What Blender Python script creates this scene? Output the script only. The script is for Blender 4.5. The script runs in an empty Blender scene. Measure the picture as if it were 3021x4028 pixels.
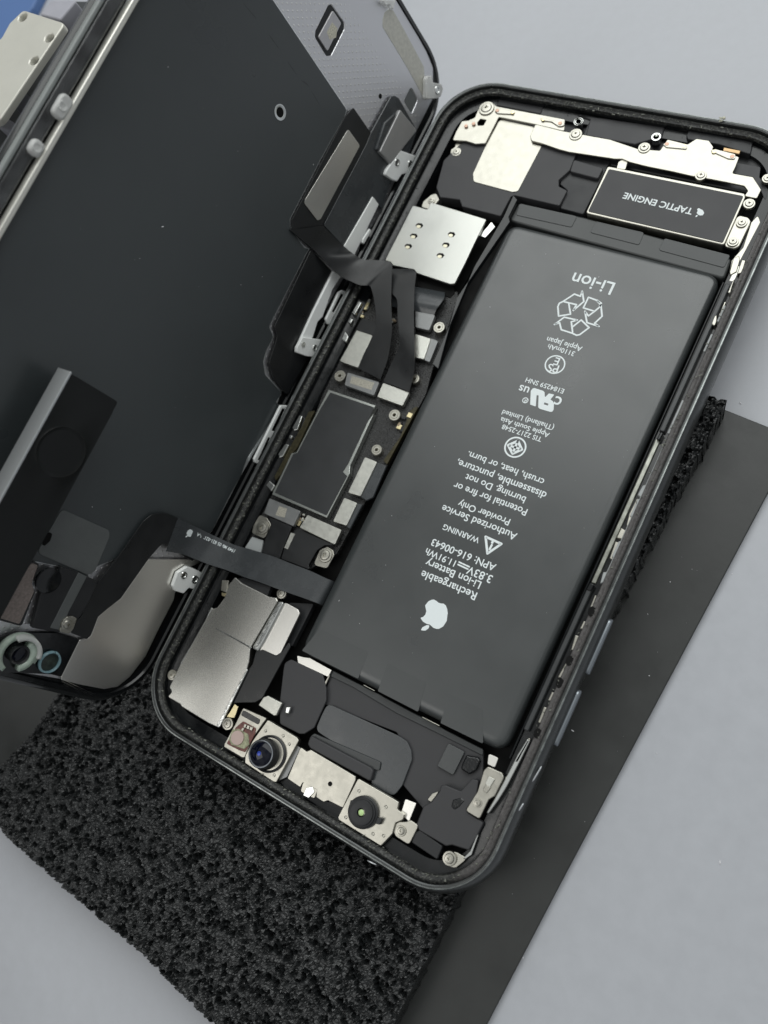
import bpy, bmesh, math, random
from mathutils import Vector, Matrix, noise, kdtree
from mathutils.geometry import tessellate_polygon as tessellate
random.seed(4)
sc = bpy.context.scene
# 1 unit = 1 cm; measurements below are in mm (K converts)
K = 0.1
ZR = 17.6            # height of the phone's open rim above the table, mm
# ------------------------------------------------------------------ camera
CAM = (55.3611, -39.297, 142.8347)
RM = Matrix(((0.845297, 0.434859, -0.310436), (0.356901, -0.891938, -0.277611), (-0.397611, 0.123868, -0.909155)))
cd = bpy.data.cameras.new('camera'); cam = bpy.data.objects.new('camera', cd); sc.collection.objects.link(cam)
m = RM.transposed().to_4x4() @ Matrix.Rotation(math.pi, 4, 'X')
m.translation = Vector((CAM[0]*K, CAM[1]*K, (CAM[2]+ZR)*K))
cam.matrix_world = m
cd.sensor_fit = 'VERTICAL'; cd.sensor_height = 36.0; cd.sensor_width = 27.0
cd.lens = 36.0*3250/4028
cd.clip_start = 0.5; cd.clip_end = 500
cd.dof.use_dof = True; cd.dof.focus_distance = 15.2; cd.dof.aperture_fstop = cd.lens*1e-3/(2*0.080)
sc.camera = cam
# ------------------------------------------------------------------ room light
w = bpy.data.worlds.new('World'); sc.world = w; w.use_nodes = True
nt = w.node_tree; nt.nodes.clear()
out = nt.nodes.new('ShaderNodeOutputWorld'); bg = nt.nodes.new('ShaderNodeBackground')
tc = nt.nodes.new('ShaderNodeTexCoord'); sep = nt.nodes.new('ShaderNodeSeparateXYZ'); ramp = nt.nodes.new('ShaderNodeValToRGB')
nt.links.new(tc.outputs['Generated'], sep.inputs[0]); nt.links.new(sep.outputs['Z'], ramp.inputs[0])
e = ramp.color_ramp.elements
e[0].position = 0.0; e[0].color = (.30, .305, .31, 1)
e[1].position = 1.0; e[1].color = (1.0, 1.03, 1.02, 1)
x = ramp.color_ramp.elements.new(.35); x.color = (.52, .53, .54, 1)
x = ramp.color_ramp.elements.new(.7); x.color = (.80, .825, .825, 1)
wn = nt.nodes.new('ShaderNodeTexNoise'); wn.inputs['Scale'].default_value = 2.3; wn.inputs['Detail'].default_value = 1
wr = nt.nodes.new('ShaderNodeMapRange'); wr.inputs[1].default_value = .38; wr.inputs[2].default_value = .62; wr.inputs[3].default_value = .62; wr.inputs[4].default_value = 1.25
wm = nt.nodes.new('ShaderNodeVectorMath'); wm.operation = 'SCALE'
nt.links.new(tc.outputs['Generated'], wn.inputs['Vector']); nt.links.new(wn.outputs['Fac'], wr.inputs[0]); nt.links.new(ramp.outputs[0], wm.inputs[0]); nt.links.new(wr.outputs[0], wm.inputs['Scale'])
nt.links.new(wm.outputs[0], bg.inputs[0]); bg.inputs[1].default_value = 0.36
nt.links.new(bg.outputs[0], out.inputs[0])
def area(name, loc, target, sx, sy, power, col=(1, 1, 1)):
    l = bpy.data.lights.new(name, 'AREA'); l.shape = 'RECTANGLE'; l.size = sx; l.size_y = sy; l.energy = power; l.color = col
    o = bpy.data.objects.new(name, l); sc.collection.objects.link(o)
    o.location = loc; o.rotation_euler = (Vector(target)-Vector(loc)).to_track_quat('-Z', 'Y').to_euler(); return o
area('ceiling_light', (0, 47, 60), (0, 3, 0), 92, 60, 31500, (.97, 1, .985))
area('bench_lamp', (-28, -30, 64), (0, 0, 0), 28, 34, 4600, (1, .985, .95))
sc.view_settings.view_transform = 'Standard'; sc.view_settings.look = 'None'
sc.view_settings.exposure = 0.34; sc.view_settings.gamma = 1
sc.render.engine = 'CYCLES'; sc.cycles.max_bounces = 8; sc.cycles.use_denoising = True

# ------------------------------------------------------------------ measured outlines in mm: body parts (height, [(x, y)...]) in the phone's frame, display parts in the screen's frame
TR = {
'batt':(-1.2,[(-10.67,44.89),(8.35,45.46),(32.02,44.55),(31.29,-49.31),(-10.75,-50.11)]),
'flap':(-2.3,[(-11.6,45.94),(-11.46,50.39),(-7.16,50.41),(3.43,50.53),(15.02,50.06),(23.51,49.67),(32.34,49.02),(32.64,44.63)]),
'tab1':(-2.18,[(-11.07,50.19),(1.49,50.26),(1.44,47.66),(-10.66,47.48)]),
'tab2':(-2.18,[(5.46,50.12),(15.31,50.08),(15.45,47.28),(5.4,47.48)]),
'tab3':(-2.18,[(19.34,49.86),(31.89,49.51),(31.79,46.77),(19.31,47.19)]),
'lowtabA':(-1.17,[(-8.93,-44.84),(1.86,-44.63),(2.3,-49.82),(-10.34,-50.05)]),
'lowtabB':(-1.17,[(6.09,-44.86),(14.18,-44.86),(15.13,-50.06),(6.71,-50.13)]),
'lowtabC':(-1.17,[(18.94,-44.7),(25.35,-44.58),(27.78,-49.73),(19.55,-49.97)]),
'tapc':(-1.3,[(3.06,61.81),(29.84,61.81),(30.23,61.07),(30.25,50.65),(3.14,50.81)]),
'tapl':(-1.2,[(3.6,61.17),(29.83,61.18),(29.89,50.98),(3.45,51.2)]),
'tapside1':(-3.0,[(2.52,51.87),(29.96,51.71),(30.01,50.35),(2.92,50.64)]),
'spk':(-1.9,[(-26.88,64.11),(-4.54,64.88),(-4.13,59.63),(-5.37,56.98),(-4.78,55.64),(-2.69,55.12),(-2.8,51.44),(-12.73,51.51),(-13.36,51.06),(-13.51,46.26),(-22.56,46.4),(-23.8,47.77),(-28.29,47.28),(-30.18,49.3),(-31.58,55.86),(-29.84,60.34)]),
'spkpl':(-1.82,[(-23.71,68.0),(-15.31,67.69),(-15.07,64.67),(-12.29,64.35),(-12.1,63.93),(-12.44,52.42),(-13.53,52.07),(-22.64,52.42),(-23.63,54.18),(-23.9,60.93)]),
'spkrest':(-2.6,[(-5.22,64.1),(2.65,63.78),(2.34,51.2),(-2.73,51.38),(-2.97,55.57),(-5.01,56.56),(-5.52,58.96)]),
'spktab':(-1.8,[(-4.41,62.15),(2.24,61.59),(2.19,58.96),(-3.97,59.29)]),
'grille1':(-2.2,[(-26.4,73.65),(-15.92,73.3),(-15.86,71.29),(-26.26,71.45)]),
'grille2':(-2.0,[(-8.71,72.46),(10.11,73.21),(10.5,69.72),(8.87,69.97),(6.0,68.16),(-4.34,68.08),(-5.05,71.95)]),
'grille3':(-2.0,[(-8.17,73.26),(-1.24,73.13),(0.61,68.74),(-4.66,68.83),(-5.1,72.35)]),
'grilletop':(-1.8,[(-6.83,73.29),(6.64,72.93),(10.75,72.88),(14.87,71.96),(15.28,70.29),(10.82,70.81),(5.77,71.25),(-6.35,71.52)]),
'portbl':(-1.7,[(14.9,71.88),(14.84,73.93),(27.19,73.04),(27.74,70.32),(21.49,71.24),(15.45,71.12)]),
'ant1':(-1.2,[(-25.43,70.42),(-9.77,70.28),(-8.74,67.61),(-15.32,67.93),(-23.9,68.06),(-23.96,61.34),(-26.01,60.75),(-28.49,61.0),(-31.4,60.53),(-31.61,62.54),(-31.5,65.42),(-30.2,65.84),(-29.05,66.86),(-29.2,69.37),(-28.4,70.8),(-26.78,71.11)]),
'ant1hole':(-1.2,[(-27.97,65.82),(-27.7,66.82),(-26.23,66.8),(-26.29,65.38),(-27.49,65.13)]),
'ant2':(-1.1,[(-15.27,67.86),(-9.06,67.46),(1.17,67.53),(7.17,66.64),(11.54,67.15),(11.95,69.88),(16.04,69.58),(17.15,71.13),(19.54,71.2),(20.84,70.04),(20.82,69.46),(26.12,68.91),(26.25,66.69),(26.2,65.27),(30.01,65.31),(32.31,63.08),(32.24,61.14),(29.96,61.13),(30.21,62.3),(29.2,63.17),(25.92,63.23),(22.86,63.22),(19.31,63.11),(15.58,63.25),(10.58,63.27),(6.93,63.48),(5.23,63.84),(3.8,63.52),(-5.64,63.09),(-7.89,63.21),(-12.08,63.81),(-14.34,63.93),(-15.22,64.96)]),
'tabL':(-2.0,[(-31.06,60.95),(-28.27,61.07),(-27.73,59.62),(-27.86,57.71),(-29.31,56.7),(-30.69,57.4),(-31.25,58.85),(-30.57,59.63)]),
'gold1':(-1.05,[(-25.28,69.85),(-22.1,69.85),(-20.79,69.79),(-20.92,69.15),(-24.44,68.66),(-25.35,69.05)]),
'gold2':(-1.05,[(-14.8,69.29),(-13.53,69.55),(-10.89,69.16),(-9.64,69.72),(-9.15,68.61),(-10.21,68.24),(-12.21,69.05),(-14.35,68.92)]),
'gold3':(-1.0,[(11.49,68.52),(12.25,69.13),(16.27,68.97),(16.26,68.39),(12.45,68.0)]),
'gold4':(-1.0,[(20.61,69.05),(21.39,69.51),(25.29,69.22),(25.68,68.17),(24.34,68.01),(21.7,68.71)]),
'gap1':(-1.08,[(-21.53,69.83),(-20.35,69.75),(-20.35,69.13),(-21.16,69.03)]),
'brkR':(-1.6,[(30.6,57.38),(32.1,57.35),(32.9,56.73),(32.78,51.26),(32.14,50.55),(30.29,50.59),(30.24,51.94),(30.22,56.87)]),
'brkR2':(-2.4,[(32.86,57.01),(33.45,58.81),(34.42,57.41),(33.84,48.02),(33.86,46.14),(32.95,46.15),(32.44,48.71),(33.37,51.68)]),
'ped':(-2.4,[(25.59,68.69),(26.34,68.58),(30.29,68.62),(30.84,66.5),(33.23,64.28),(33.77,61.64),(32.0,63.98),(29.78,66.25),(25.94,66.21)]),
'slotA':(-2.6,[(14.64,63.76),(17.81,63.91),(18.0,62.8),(14.74,62.91)]),
'slotB':(-2.6,[(23.54,63.82),(28.85,63.8),(29.93,62.79),(23.78,62.88)]),
'tapstrip':(-1.4,[(4.69,63.21),(5.18,63.92),(6.36,63.88),(6.67,61.88),(4.9,61.77)]),
'copper1':(-1.3,[(22.71,70.47),(25.8,70.42),(25.83,69.72),(22.75,69.76)]),
'sim':(-1.5,[(-32.61,43.77),(-29.38,43.65),(-29.52,45.46),(-15.89,44.63),(-15.92,39.29),(-15.82,34.32),(-15.88,29.18),(-16.78,28.83),(-24.93,29.17),(-25.78,29.77),(-30.85,29.38),(-31.52,29.95),(-33.07,30.0),(-33.09,43.61)]),
'simdark':(-3.2,[(-25.63,29.48),(-16.88,29.57),(-15.79,28.05),(-16.27,26.82),(-25.05,27.21)]),
'slots':[(-1.46,[(-30.33,39.47),(-30.02,40.06),(-29.07,40.23),(-28.49,39.81),(-28.71,39.12),(-29.56,38.96)]),(-1.46,[(-30.4,36.87),(-30.1,37.47),(-29.15,37.64),(-28.57,37.22),(-28.79,36.54),(-29.64,36.37)]),(-1.46,[(-30.46,34.29),(-30.16,34.88),(-29.21,35.06),(-28.63,34.65),(-28.85,33.97),(-29.7,33.79)]),(-1.46,[(-22.49,39.33),(-22.2,39.91),(-21.28,40.08),(-20.72,39.66),(-20.93,38.99),(-21.76,38.83)]),(-1.46,[(-22.55,36.75),(-22.25,37.33),(-21.34,37.5),(-20.78,37.09),(-20.99,36.42),(-21.82,36.26)]),(-1.46,[(-22.61,34.16),(-22.32,34.74),(-21.4,34.92),(-20.84,34.51),(-21.06,33.84),(-21.88,33.67)])],
'simtabR':(-2.4,[(-15.34,43.62),(-15.08,44.88),(-13.83,44.01),(-14.72,41.11),(-16.23,41.3)]),
'simbkt':(-2.2,[(-31.41,44.26),(-31.62,45.61),(-30.62,47.56),(-29.68,48.1),(-28.33,46.88),(-28.73,45.55),(-29.26,44.18)]),
'wallL':(-0.9,[(-12.51,50.83),(-11.34,50.08),(-11.37,45.94),(-10.64,44.96),(-13.62,26.22),(-10.57,10.79),(-12.11,11.37),(-12.35,17.61),(-13.31,33.5),(-12.36,45.69)]),
'board':(-3.4,[(-35.16,24.03),(-15.43,28.65),(-14.08,25.84),(-12.81,11.6),(-11.64,5.79),(-12.29,-10.29),(-13.2,-19.63),(-13.75,-30.61),(-17.85,-36.09),(-30.99,-40.61),(-33.2,-37.39),(-33.39,-30.46),(-33.94,-26.16),(-31.93,-10.16),(-33.03,-1.26),(-34.75,13.02)]),
'shield':(-1.7,[(-31.23,-0.57),(-19.77,-0.33),(-20.02,-4.91),(-19.31,-1.62),(-18.85,-13.67),(-18.18,-15.21),(-18.34,-25.06),(-31.94,-25.24),(-32.21,-15.89),(-31.3,-15.27),(-31.24,-4.67)]),
'shieldl':(-1.6,[(-30.45,-1.07),(-19.9,-0.84),(-19.76,-1.82),(-19.41,-13.37),(-19.66,-15.39),(-18.38,-15.86),(-18.65,-24.67),(-31.44,-24.65),(-31.69,-15.88),(-30.92,-15.31),(-30.79,-5.13)]),
'c1':(-2.0,[(-29.22,4.32),(-21.54,4.58),(-21.29,1.54),(-28.49,1.52)]),
'c2':(-1.9,[(-20.67,4.69),(-14.45,4.69),(-14.41,1.49),(-20.49,1.49)]),
'c3':(-1.9,[(-31.77,13.57),(-27.77,13.5),(-27.28,5.92),(-32.05,5.96)]),
'c4':(-2.0,[(-19.2,16.68),(-15.47,16.7),(-14.76,12.09),(-16.91,11.82)]),
'c4b':(-2.3,[(-15.68,16.94),(-13.9,16.79),(-13.5,11.95),(-14.85,12.08)]),
'c5':(-1.6,[(-16.75,-10.94),(-13.84,-11.0),(-13.77,-18.55),(-16.64,-18.87)]),
'c5b':(-2.0,[(-14.05,-10.88),(-11.88,-10.93),(-11.47,-17.79),(-12.48,-18.86),(-14.02,-18.65)]),
'c6':(-1.8,[(-16.98,-20.02),(-13.86,-20.0),(-13.78,-24.93),(-16.87,-25.24)]),
'c6b':(-2.2,[(-14.05,-19.95),(-12.93,-19.78),(-13.03,-25.31),(-14.21,-24.99)]),
'c7':(-1.7,[(-32.06,-26.13),(-24.28,-25.95),(-24.21,-29.33),(-31.59,-29.42)]),
'c8':(-1.6,[(-22.49,-26.08),(-14.23,-26.1),(-14.13,-29.25),(-22.8,-29.06)]),
'fx1':(-2.0,[(-30.42,-29.56),(-24.63,-29.42),(-24.18,-34.27),(-23.81,-36.28),(-28.04,-36.7),(-28.81,-33.73),(-29.08,-30.81)]),
'fx2':(-2.1,[(-23.63,-29.66),(-22.15,-29.33),(-14.19,-29.27),(-16.33,-30.16),(-17.3,-31.63),(-17.55,-34.94),(-16.84,-35.7),(-23.62,-36.17),(-23.99,-34.16)]),
'fx2w':(-1.95,[(-24.22,-30.63),(-23.23,-30.5),(-23.15,-33.9),(-24.03,-33.95)]),
'fx3':(-2.1,[(-30.3,27.55),(-17.66,27.84),(-16.68,25.83),(-17.11,21.79),(-21.86,21.83),(-27.52,21.79)]),
'fx3pl':(-1.9,[(-21.68,21.76),(-17.57,21.86),(-16.87,21.58),(-16.57,18.19),(-19.69,17.95)]),
'fx4':(-2.3,[(-32.18,16.57),(-28.72,16.71),(-27.24,13.85),(-28.12,13.57),(-32.2,13.79)]),
'pl1':(-1.9,[(-32.48,-30.0),(-30.62,-29.94),(-29.02,-30.82),(-28.94,-33.95),(-32.19,-34.05),(-32.59,-32.55)]),
'pl2':(-1.9,[(-16.72,-31.44),(-15.64,-30.2),(-14.1,-30.35),(-13.4,-31.11),(-13.54,-34.07),(-16.49,-34.54)]),
'pl3':(-2.6,[(-32.09,-34.64),(-29.41,-34.36),(-28.64,-36.79),(-32.46,-37.29)]),
'edgeg':(-2.8,[(-12.32,-4.21),(-12.88,1.41),(-12.27,2.46),(-11.67,2.67),(-12.25,-10.5),(-13.33,-10.08)]),
'pads':[(-1.4,[(-34.51,-7.83),(-33.72,-7.83),(-33.3,-10.85),(-33.95,-11.37),(-34.68,-10.91)]),(-1.4,[(-34.38,-14.53),(-33.47,-14.48),(-33.51,-17.2),(-34.16,-17.73),(-34.82,-17.12)]),(-1.4,[(-34.47,-12.41),(-33.68,-12.42),(-33.61,-13.1),(-34.33,-13.22)]),(-1.4,[(-34.18,19.74),(-33.43,19.45),(-33.55,16.39),(-34.53,16.6)]),(-1.4,[(-34.15,15.54),(-33.47,15.41),(-33.46,14.24),(-34.36,14.46)]),(-1.4,[(-33.79,-22.82),(-32.1,-23.3),(-32.22,-24.74),(-34.04,-24.05)]),(-1.4,[(-33.89,12.43),(-32.54,11.53),(-32.45,10.06),(-33.73,10.49)])],
'goldstrip':(-2.0,[(-33.25,-6.39),(-32.07,-5.69),(-31.75,-14.18),(-32.38,-16.41),(-32.35,-20.93),(-32.86,-22.26),(-33.51,-21.66),(-33.32,-13.61),(-33.09,-9.51)]),
'cam':(-0.8,[(-30.38,-43.33),(-28.37,-43.81),(-21.63,-43.79),(-20.07,-43.37),(-19.41,-43.74),(-20.2,-54.11),(-19.14,-56.44),(-18.91,-57.61),(-18.56,-58.47),(-18.7,-69.93),(-20.99,-70.18),(-27.87,-70.14),(-28.36,-69.86),(-31.69,-69.92),(-31.33,-68.71),(-32.33,-68.14),(-32.49,-63.23),(-31.82,-53.1),(-32.34,-51.46),(-30.84,-50.25),(-30.35,-47.89),(-30.87,-45.43)]),
'camridge':(-0.6,[(-19.19,-43.68),(-17.89,-43.36),(-18.09,-51.87),(-18.33,-54.04),(-19.86,-53.98)]),
'camplate':(-1.2,[(-18.19,-43.38),(-14.89,-43.48),(-14.14,-44.05),(-14.07,-52.23),(-14.72,-53.17),(-17.87,-53.35),(-18.64,-54.1)]),
'camblack':(-1.6,[(-28.91,-42.65),(-22.55,-41.91),(-22.36,-43.82),(-30.48,-43.73)]),
'fxcam':(-1.3,[(-19.1,-53.91),(-17.98,-53.26),(-14.71,-53.28),(-14.0,-51.93),(-13.64,-49.72),(-12.84,-50.37),(-13.1,-54.05),(-13.37,-60.25),(-13.38,-61.25),(-14.36,-62.61),(-19.42,-65.2),(-19.76,-58.47),(-18.7,-58.23),(-18.46,-56.57)]),
'underflexblk':(-3.0,[(-18.57,-43.32),(-13.23,-41.22),(-13.41,-50.4),(-14.81,-50.01),(-15.13,-44.16)]),
'batconn':(-2.2,[(-12.91,-53.65),(-12.09,-52.51),(-7.88,-52.3),(-4.87,-52.13),(-2.92,-54.18),(-1.86,-56.14),(-1.73,-61.46),(-2.95,-63.29),(-3.82,-63.73),(-8.24,-63.96),(-10.34,-60.26),(-12.57,-54.77)]),
'batfoil':(-2.3,[(-11.33,-51.37),(-9.78,-51.03),(-8.7,-50.65),(-3.57,-50.75),(-3.64,-52.16),(-10.42,-52.48)]),
'batfoil2':(-2.4,[(-3.73,-51.82),(-3.46,-51.81),(-3.43,-53.92),(-3.87,-53.88)]),
'mid':(-3.2,[(-3.93,-50.83),(6.22,-50.67),(19.12,-50.79),(27.78,-50.71),(32.21,-60.14),(23.55,-64.78),(17.47,-62.55),(12.71,-55.17),(-2.92,-57.07),(-3.32,-54.29)]),
'midstrip':(-2.9,[(-3.7,-50.75),(6.32,-50.65),(19.2,-50.76),(27.83,-50.68),(28.31,-51.69),(19.75,-51.89),(11.05,-52.2),(1.52,-51.74),(-5.27,-51.99)]),
'foilA':(-1.9,[(3.48,-50.33),(5.88,-50.34),(5.96,-50.49),(3.42,-50.48)]),
'foilB':(-1.9,[(15.89,-50.53),(19.45,-50.45),(19.49,-50.62),(16.01,-50.66)]),
'fxarc':(-2.6,[(-1.58,-56.47),(13.08,-55.48),(15.18,-55.6),(16.63,-56.73),(17.38,-57.97),(17.72,-62.63),(17.16,-64.99),(12.21,-65.29),(12.38,-62.63),(-1.45,-61.79),(-1.62,-58.94)]),
'conn9':(-2.2,[(-1.25,-62.32),(11.44,-61.02),(12.54,-60.92),(13.01,-62.31),(11.9,-62.65),(-1.76,-63.42)]),
'bar9':(-1.4,[(-1.43,-62.8),(11.44,-62.42),(12.23,-62.7),(12.58,-64.6),(-0.29,-64.87),(-1.19,-64.49)]),
'brkA':(-1.0,[(-15.97,-64.52),(-10.73,-64.02),(-10.64,-64.4),(-10.84,-65.15),(-11.26,-67.74),(-11.46,-68.27),(-11.1,-72.17),(-11.59,-72.42),(-15.95,-72.49),(-16.15,-71.94),(-15.93,-67.68)]),
'brkAwin':(-0.95,[(-15.7,-64.83),(-11.65,-64.8),(-11.46,-65.79),(-15.65,-65.9)]),
'brkApcb':(-0.9,[(-15.48,-68.34),(-14.67,-66.63),(-11.64,-66.53),(-11.31,-67.55),(-11.44,-71.27),(-12.82,-71.54),(-15.7,-71.71)]),
'brkB':(-0.8,[(-10.2,-64.09),(-3.42,-64.23),(-2.76,-64.54),(-3.17,-72.93),(-3.78,-73.14),(-10.53,-72.94),(-11.1,-71.74),(-11.08,-68.73)]),
'brkC':(-1.0,[(-2.01,-65.42),(-0.61,-65.55),(0.01,-64.92),(9.86,-65.01),(10.16,-65.57),(10.2,-70.79),(7.11,-71.02),(6.52,-71.64),(4.86,-71.6),(4.34,-70.44),(1.34,-70.58),(1.41,-71.57),(-1.68,-71.43),(-1.72,-70.51)]),
'brkCside':(-1.6,[(-4.05,-65.59),(-2.16,-65.69),(-2.06,-71.32),(-3.4,-72.85)]),
'brkD':(-0.8,[(10.45,-65.03),(18.92,-65.02),(19.17,-66.24),(20.69,-66.32),(20.8,-67.27),(19.86,-68.33),(20.18,-70.16),(19.24,-72.89),(10.46,-72.84),(10.12,-72.45)]),
'brkCnotch':(-0.95,[(1.58,-70.55),(4.4,-70.51),(4.51,-71.78),(1.88,-71.94)]),
'plK':(-1.6,[(19.47,-64.2),(21.53,-63.9),(21.7,-67.17),(19.82,-66.61)]),
'lugK':(-1.3,[(20.23,-67.94),(21.39,-67.32),(21.83,-66.74),(23.56,-66.81),(23.51,-68.17),(23.43,-70.42),(20.72,-70.35),(19.89,-69.69),(19.68,-68.8)]),
'blkK':(-1.8,[(23.95,-67.42),(28.58,-67.86),(28.67,-70.21),(23.53,-69.97),(23.21,-68.37)]),
'micK':(-1.5,[(24.07,-59.19),(24.84,-58.79),(27.54,-58.49),(28.38,-55.82),(29.58,-55.41),(30.38,-58.09),(29.63,-60.91),(33.22,-61.17),(33.1,-63.83),(32.86,-66.23),(29.94,-66.87),(29.1,-67.54),(23.87,-67.55),(23.05,-66.88),(22.88,-63.62),(23.77,-62.48),(24.32,-60.18)]),
'ringK':(-2.4,[(22.82,-62.58),(23.15,-61.27),(24.03,-60.36),(23.9,-61.33),(23.57,-62.63)]),
'tapeK':(-2.6,[(21.98,-52.53),(25.22,-52.49),(25.05,-56.89),(21.88,-56.83)]),
'chipK':(-2.0,[(25.8,-52.66),(26.51,-52.64),(27.69,-52.14),(28.42,-52.45),(28.44,-54.23),(27.61,-55.45),(25.89,-55.32),(25.73,-54.5)]),
'glueK':(-1.4,[(26.75,-60.23),(28.08,-59.08),(29.17,-59.39),(28.74,-60.94),(28.06,-61.97),(26.97,-61.66)]),
'brkK':(-0.9,[(30.07,-52.72),(32.7,-52.46),(33.3,-53.03),(33.15,-56.39),(32.49,-57.39),(32.43,-60.91),(29.74,-60.82),(30.26,-57.04),(29.76,-53.54)]),
'brkKchip':(-0.6,[(30.93,-53.93),(32.1,-53.98),(31.9,-55.51),(30.92,-55.36)]),
'brkKchip2':(-0.6,[(31.14,-55.35),(32.08,-55.41),(31.76,-56.67),(30.96,-56.44)]),
'screwlugK':(-1.6,[(30.15,-67.84),(31.15,-67.51),(33.2,-67.45),(32.03,-69.82),(30.41,-70.3)]),
'edgeW1':(-1.2,[(34.02,-45.59),(34.83,-45.4),(34.67,-49.02),(34.36,-54.23),(33.98,-56.83),(33.42,-59.52),(32.88,-59.59),(33.19,-56.6),(33.48,-51.84),(33.62,-48.68)]),
'edgeW2':(-1.6,[(33.01,-63.46),(33.2,-63.14),(33.5,-66.64),(32.73,-67.93),(32.47,-67.86),(33.07,-66.23)]),
'foilK':(-2.0,[(29.17,-50.82),(30.97,-50.69),(31.08,-52.42),(29.71,-52.46)]),
'rbits':[(-1.5,[(34.42,-0.04),(35.21,-0.06),(35.27,-4.73),(34.71,-5.63),(34.29,-3.12)]),(-1.5,[(34.04,-5.9),(35.08,-6.14),(35.14,-7.78),(33.96,-7.94)]),(-1.6,[(34.05,-8.54),(34.96,-8.49),(34.95,-11.81),(34.3,-11.75)]),(-1.5,[(34.75,-13.9),(35.26,-14.01),(35.16,-16.35),(34.52,-16.3)]),(-1.3,[(34.6,-18.69),(35.02,-18.62),(35.24,-20.96),(34.69,-20.97)]),(-1.3,[(34.67,-23.52),(35.22,-23.51),(35.25,-24.87),(34.6,-25.17)]),(-1.3,[(34.32,-26.33),(35.05,-26.22),(35.21,-28.9),(34.71,-29.02)]),(-1.3,[(34.78,-31.49),(35.24,-31.27),(35.12,-34.05),(34.53,-34.22)]),(-1.3,[(34.64,-36.76),(35.28,-36.68),(35.21,-38.29),(34.57,-38.37)]),(-1.3,[(34.43,-39.56),(35.06,-39.48),(35.12,-42.36),(34.58,-42.4)]),(-1.1,[(35.72,-23.09),(36.07,-23.39),(36.09,-24.98),(35.95,-26.19),(36.27,-29.0),(35.97,-29.82),(35.75,-28.56),(35.76,-26.27),(35.91,-24.83)]),(-1.1,[(35.85,-36.42),(36.01,-37.02),(36.09,-39.21),(35.86,-42.22),(35.72,-43.4),(35.51,-42.17),(35.7,-37.84)]),(-1.2,[(34.24,-45.36),(34.69,-45.35),(34.35,-49.81),(33.71,-50.14)]),(-1.6,[(34.34,40.02),(34.78,40.03),(34.78,37.58),(34.51,36.99)]),(-1.5,[(33.78,36.71),(34.19,37.09),(34.62,35.69),(34.63,34.8),(33.91,35.09)]),(-2.2,[(32.57,49.02),(33.36,49.9),(33.86,48.85),(34.16,46.57),(33.33,45.55),(32.96,46.24)]),(-1.4,[(34.19,48.68),(34.93,48.76),(35.26,46.12),(34.46,45.63)]),(-1.6,[(34.23,44.52),(34.48,44.72),(34.51,42.92),(34.54,41.37),(34.32,43.12)]),(-1.0,[(34.79,14.75),(35.67,15.23),(35.3,12.7),(34.78,12.85)]),(-1.0,[(34.54,2.37),(35.41,2.88),(35.48,0.05),(34.39,0.46)]),(-1.0,[(34.41,-14.49),(35.07,-14.21),(35.11,-16.15),(34.71,-16.65)]),(-1.1,[(34.44,-14.6),(35.2,-14.04),(35.49,-15.78),(34.72,-16.58)])],
'rholes':[(-1.2,[(34.73,-21.32),(35.13,-20.68),(35.85,-20.93),(36.12,-21.97),(35.5,-22.59),(34.88,-22.18)]),(-1.2,[(34.7,-30.51),(35.09,-29.88),(35.81,-30.11),(36.07,-31.12),(35.46,-31.75),(34.85,-31.36)]),(-1.2,[(34.71,-34.6),(35.09,-33.96),(35.81,-34.18),(36.07,-35.18),(35.46,-35.81),(34.85,-35.43)]),(-1.2,[(34.76,-43.77),(35.14,-43.13),(35.86,-43.33),(36.11,-44.3),(35.51,-44.94),(34.9,-44.58)])],
'btn1':(-3.5,[(38.77,-21.06),(38.65,-31.46)]),
'btn2':(-3.5,[(38.69,-34.39),(38.39,-44.65)]),
'screws':[(-27.38,69.4,-0.9,1.69),(-6.04,67.24,-0.9,1.29),(-6.01,67.13,-0.9,1.33),(8.42,67.04,-0.9,1.2),(20.96,63.48,-0.9,1.09),(31.39,59.68,-0.9,1.07),(31.48,55.88,-1.3,0.99),(31.43,51.78,-1.3,1.03),(-29.63,58.41,-1.8,1.05),(-29.89,46.2,-2.0,0.83),(-17.4,-68.52,-1.0,1.17),(21.23,-69.06,-1.1,0.92),(31.09,-58.74,-0.8,0.78),(30.53,-68.89,-1.2,1.21),(-19.65,-42.21,-1.3,1.04),(-30.49,-32.16,-1.7,1.51),(-15.08,-31.87,-1.7,1.49),(-33.42,-65.97,-1.4,1.05),(32.46,65.83,-1.4,0.98)],
'standoffs':[(-30.49,3.08,-2.0,1.26),(-15.21,-0.78,-2.0,1.23),(-14.92,19.51,-2.0,1.23),(-14.8,7.74,-2.2,0.98),(-15.34,-8.67,-2.0,1.13)],
'posts':[(-6.77,70.19,-1.2),(9.66,69.92,-1.2),(-6.7,70.25,-1.2)],
'lens':(0.2,[(-7.58,-69.64)]),
'lensbase':(-0.7,[(-6.82,-69.24)]),
'ircam':(0.3,[(14.02,-69.5)]),
'irbase':(-0.7,[(14.32,-69.39)]),
'hole9':(-0.9,[(6.17,-68.35)]),
'floodpad':(-0.8,[(-14.09,-69.71)]),
'bracketdot':(-0.9,[(1.66,-68.28)]),
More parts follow.
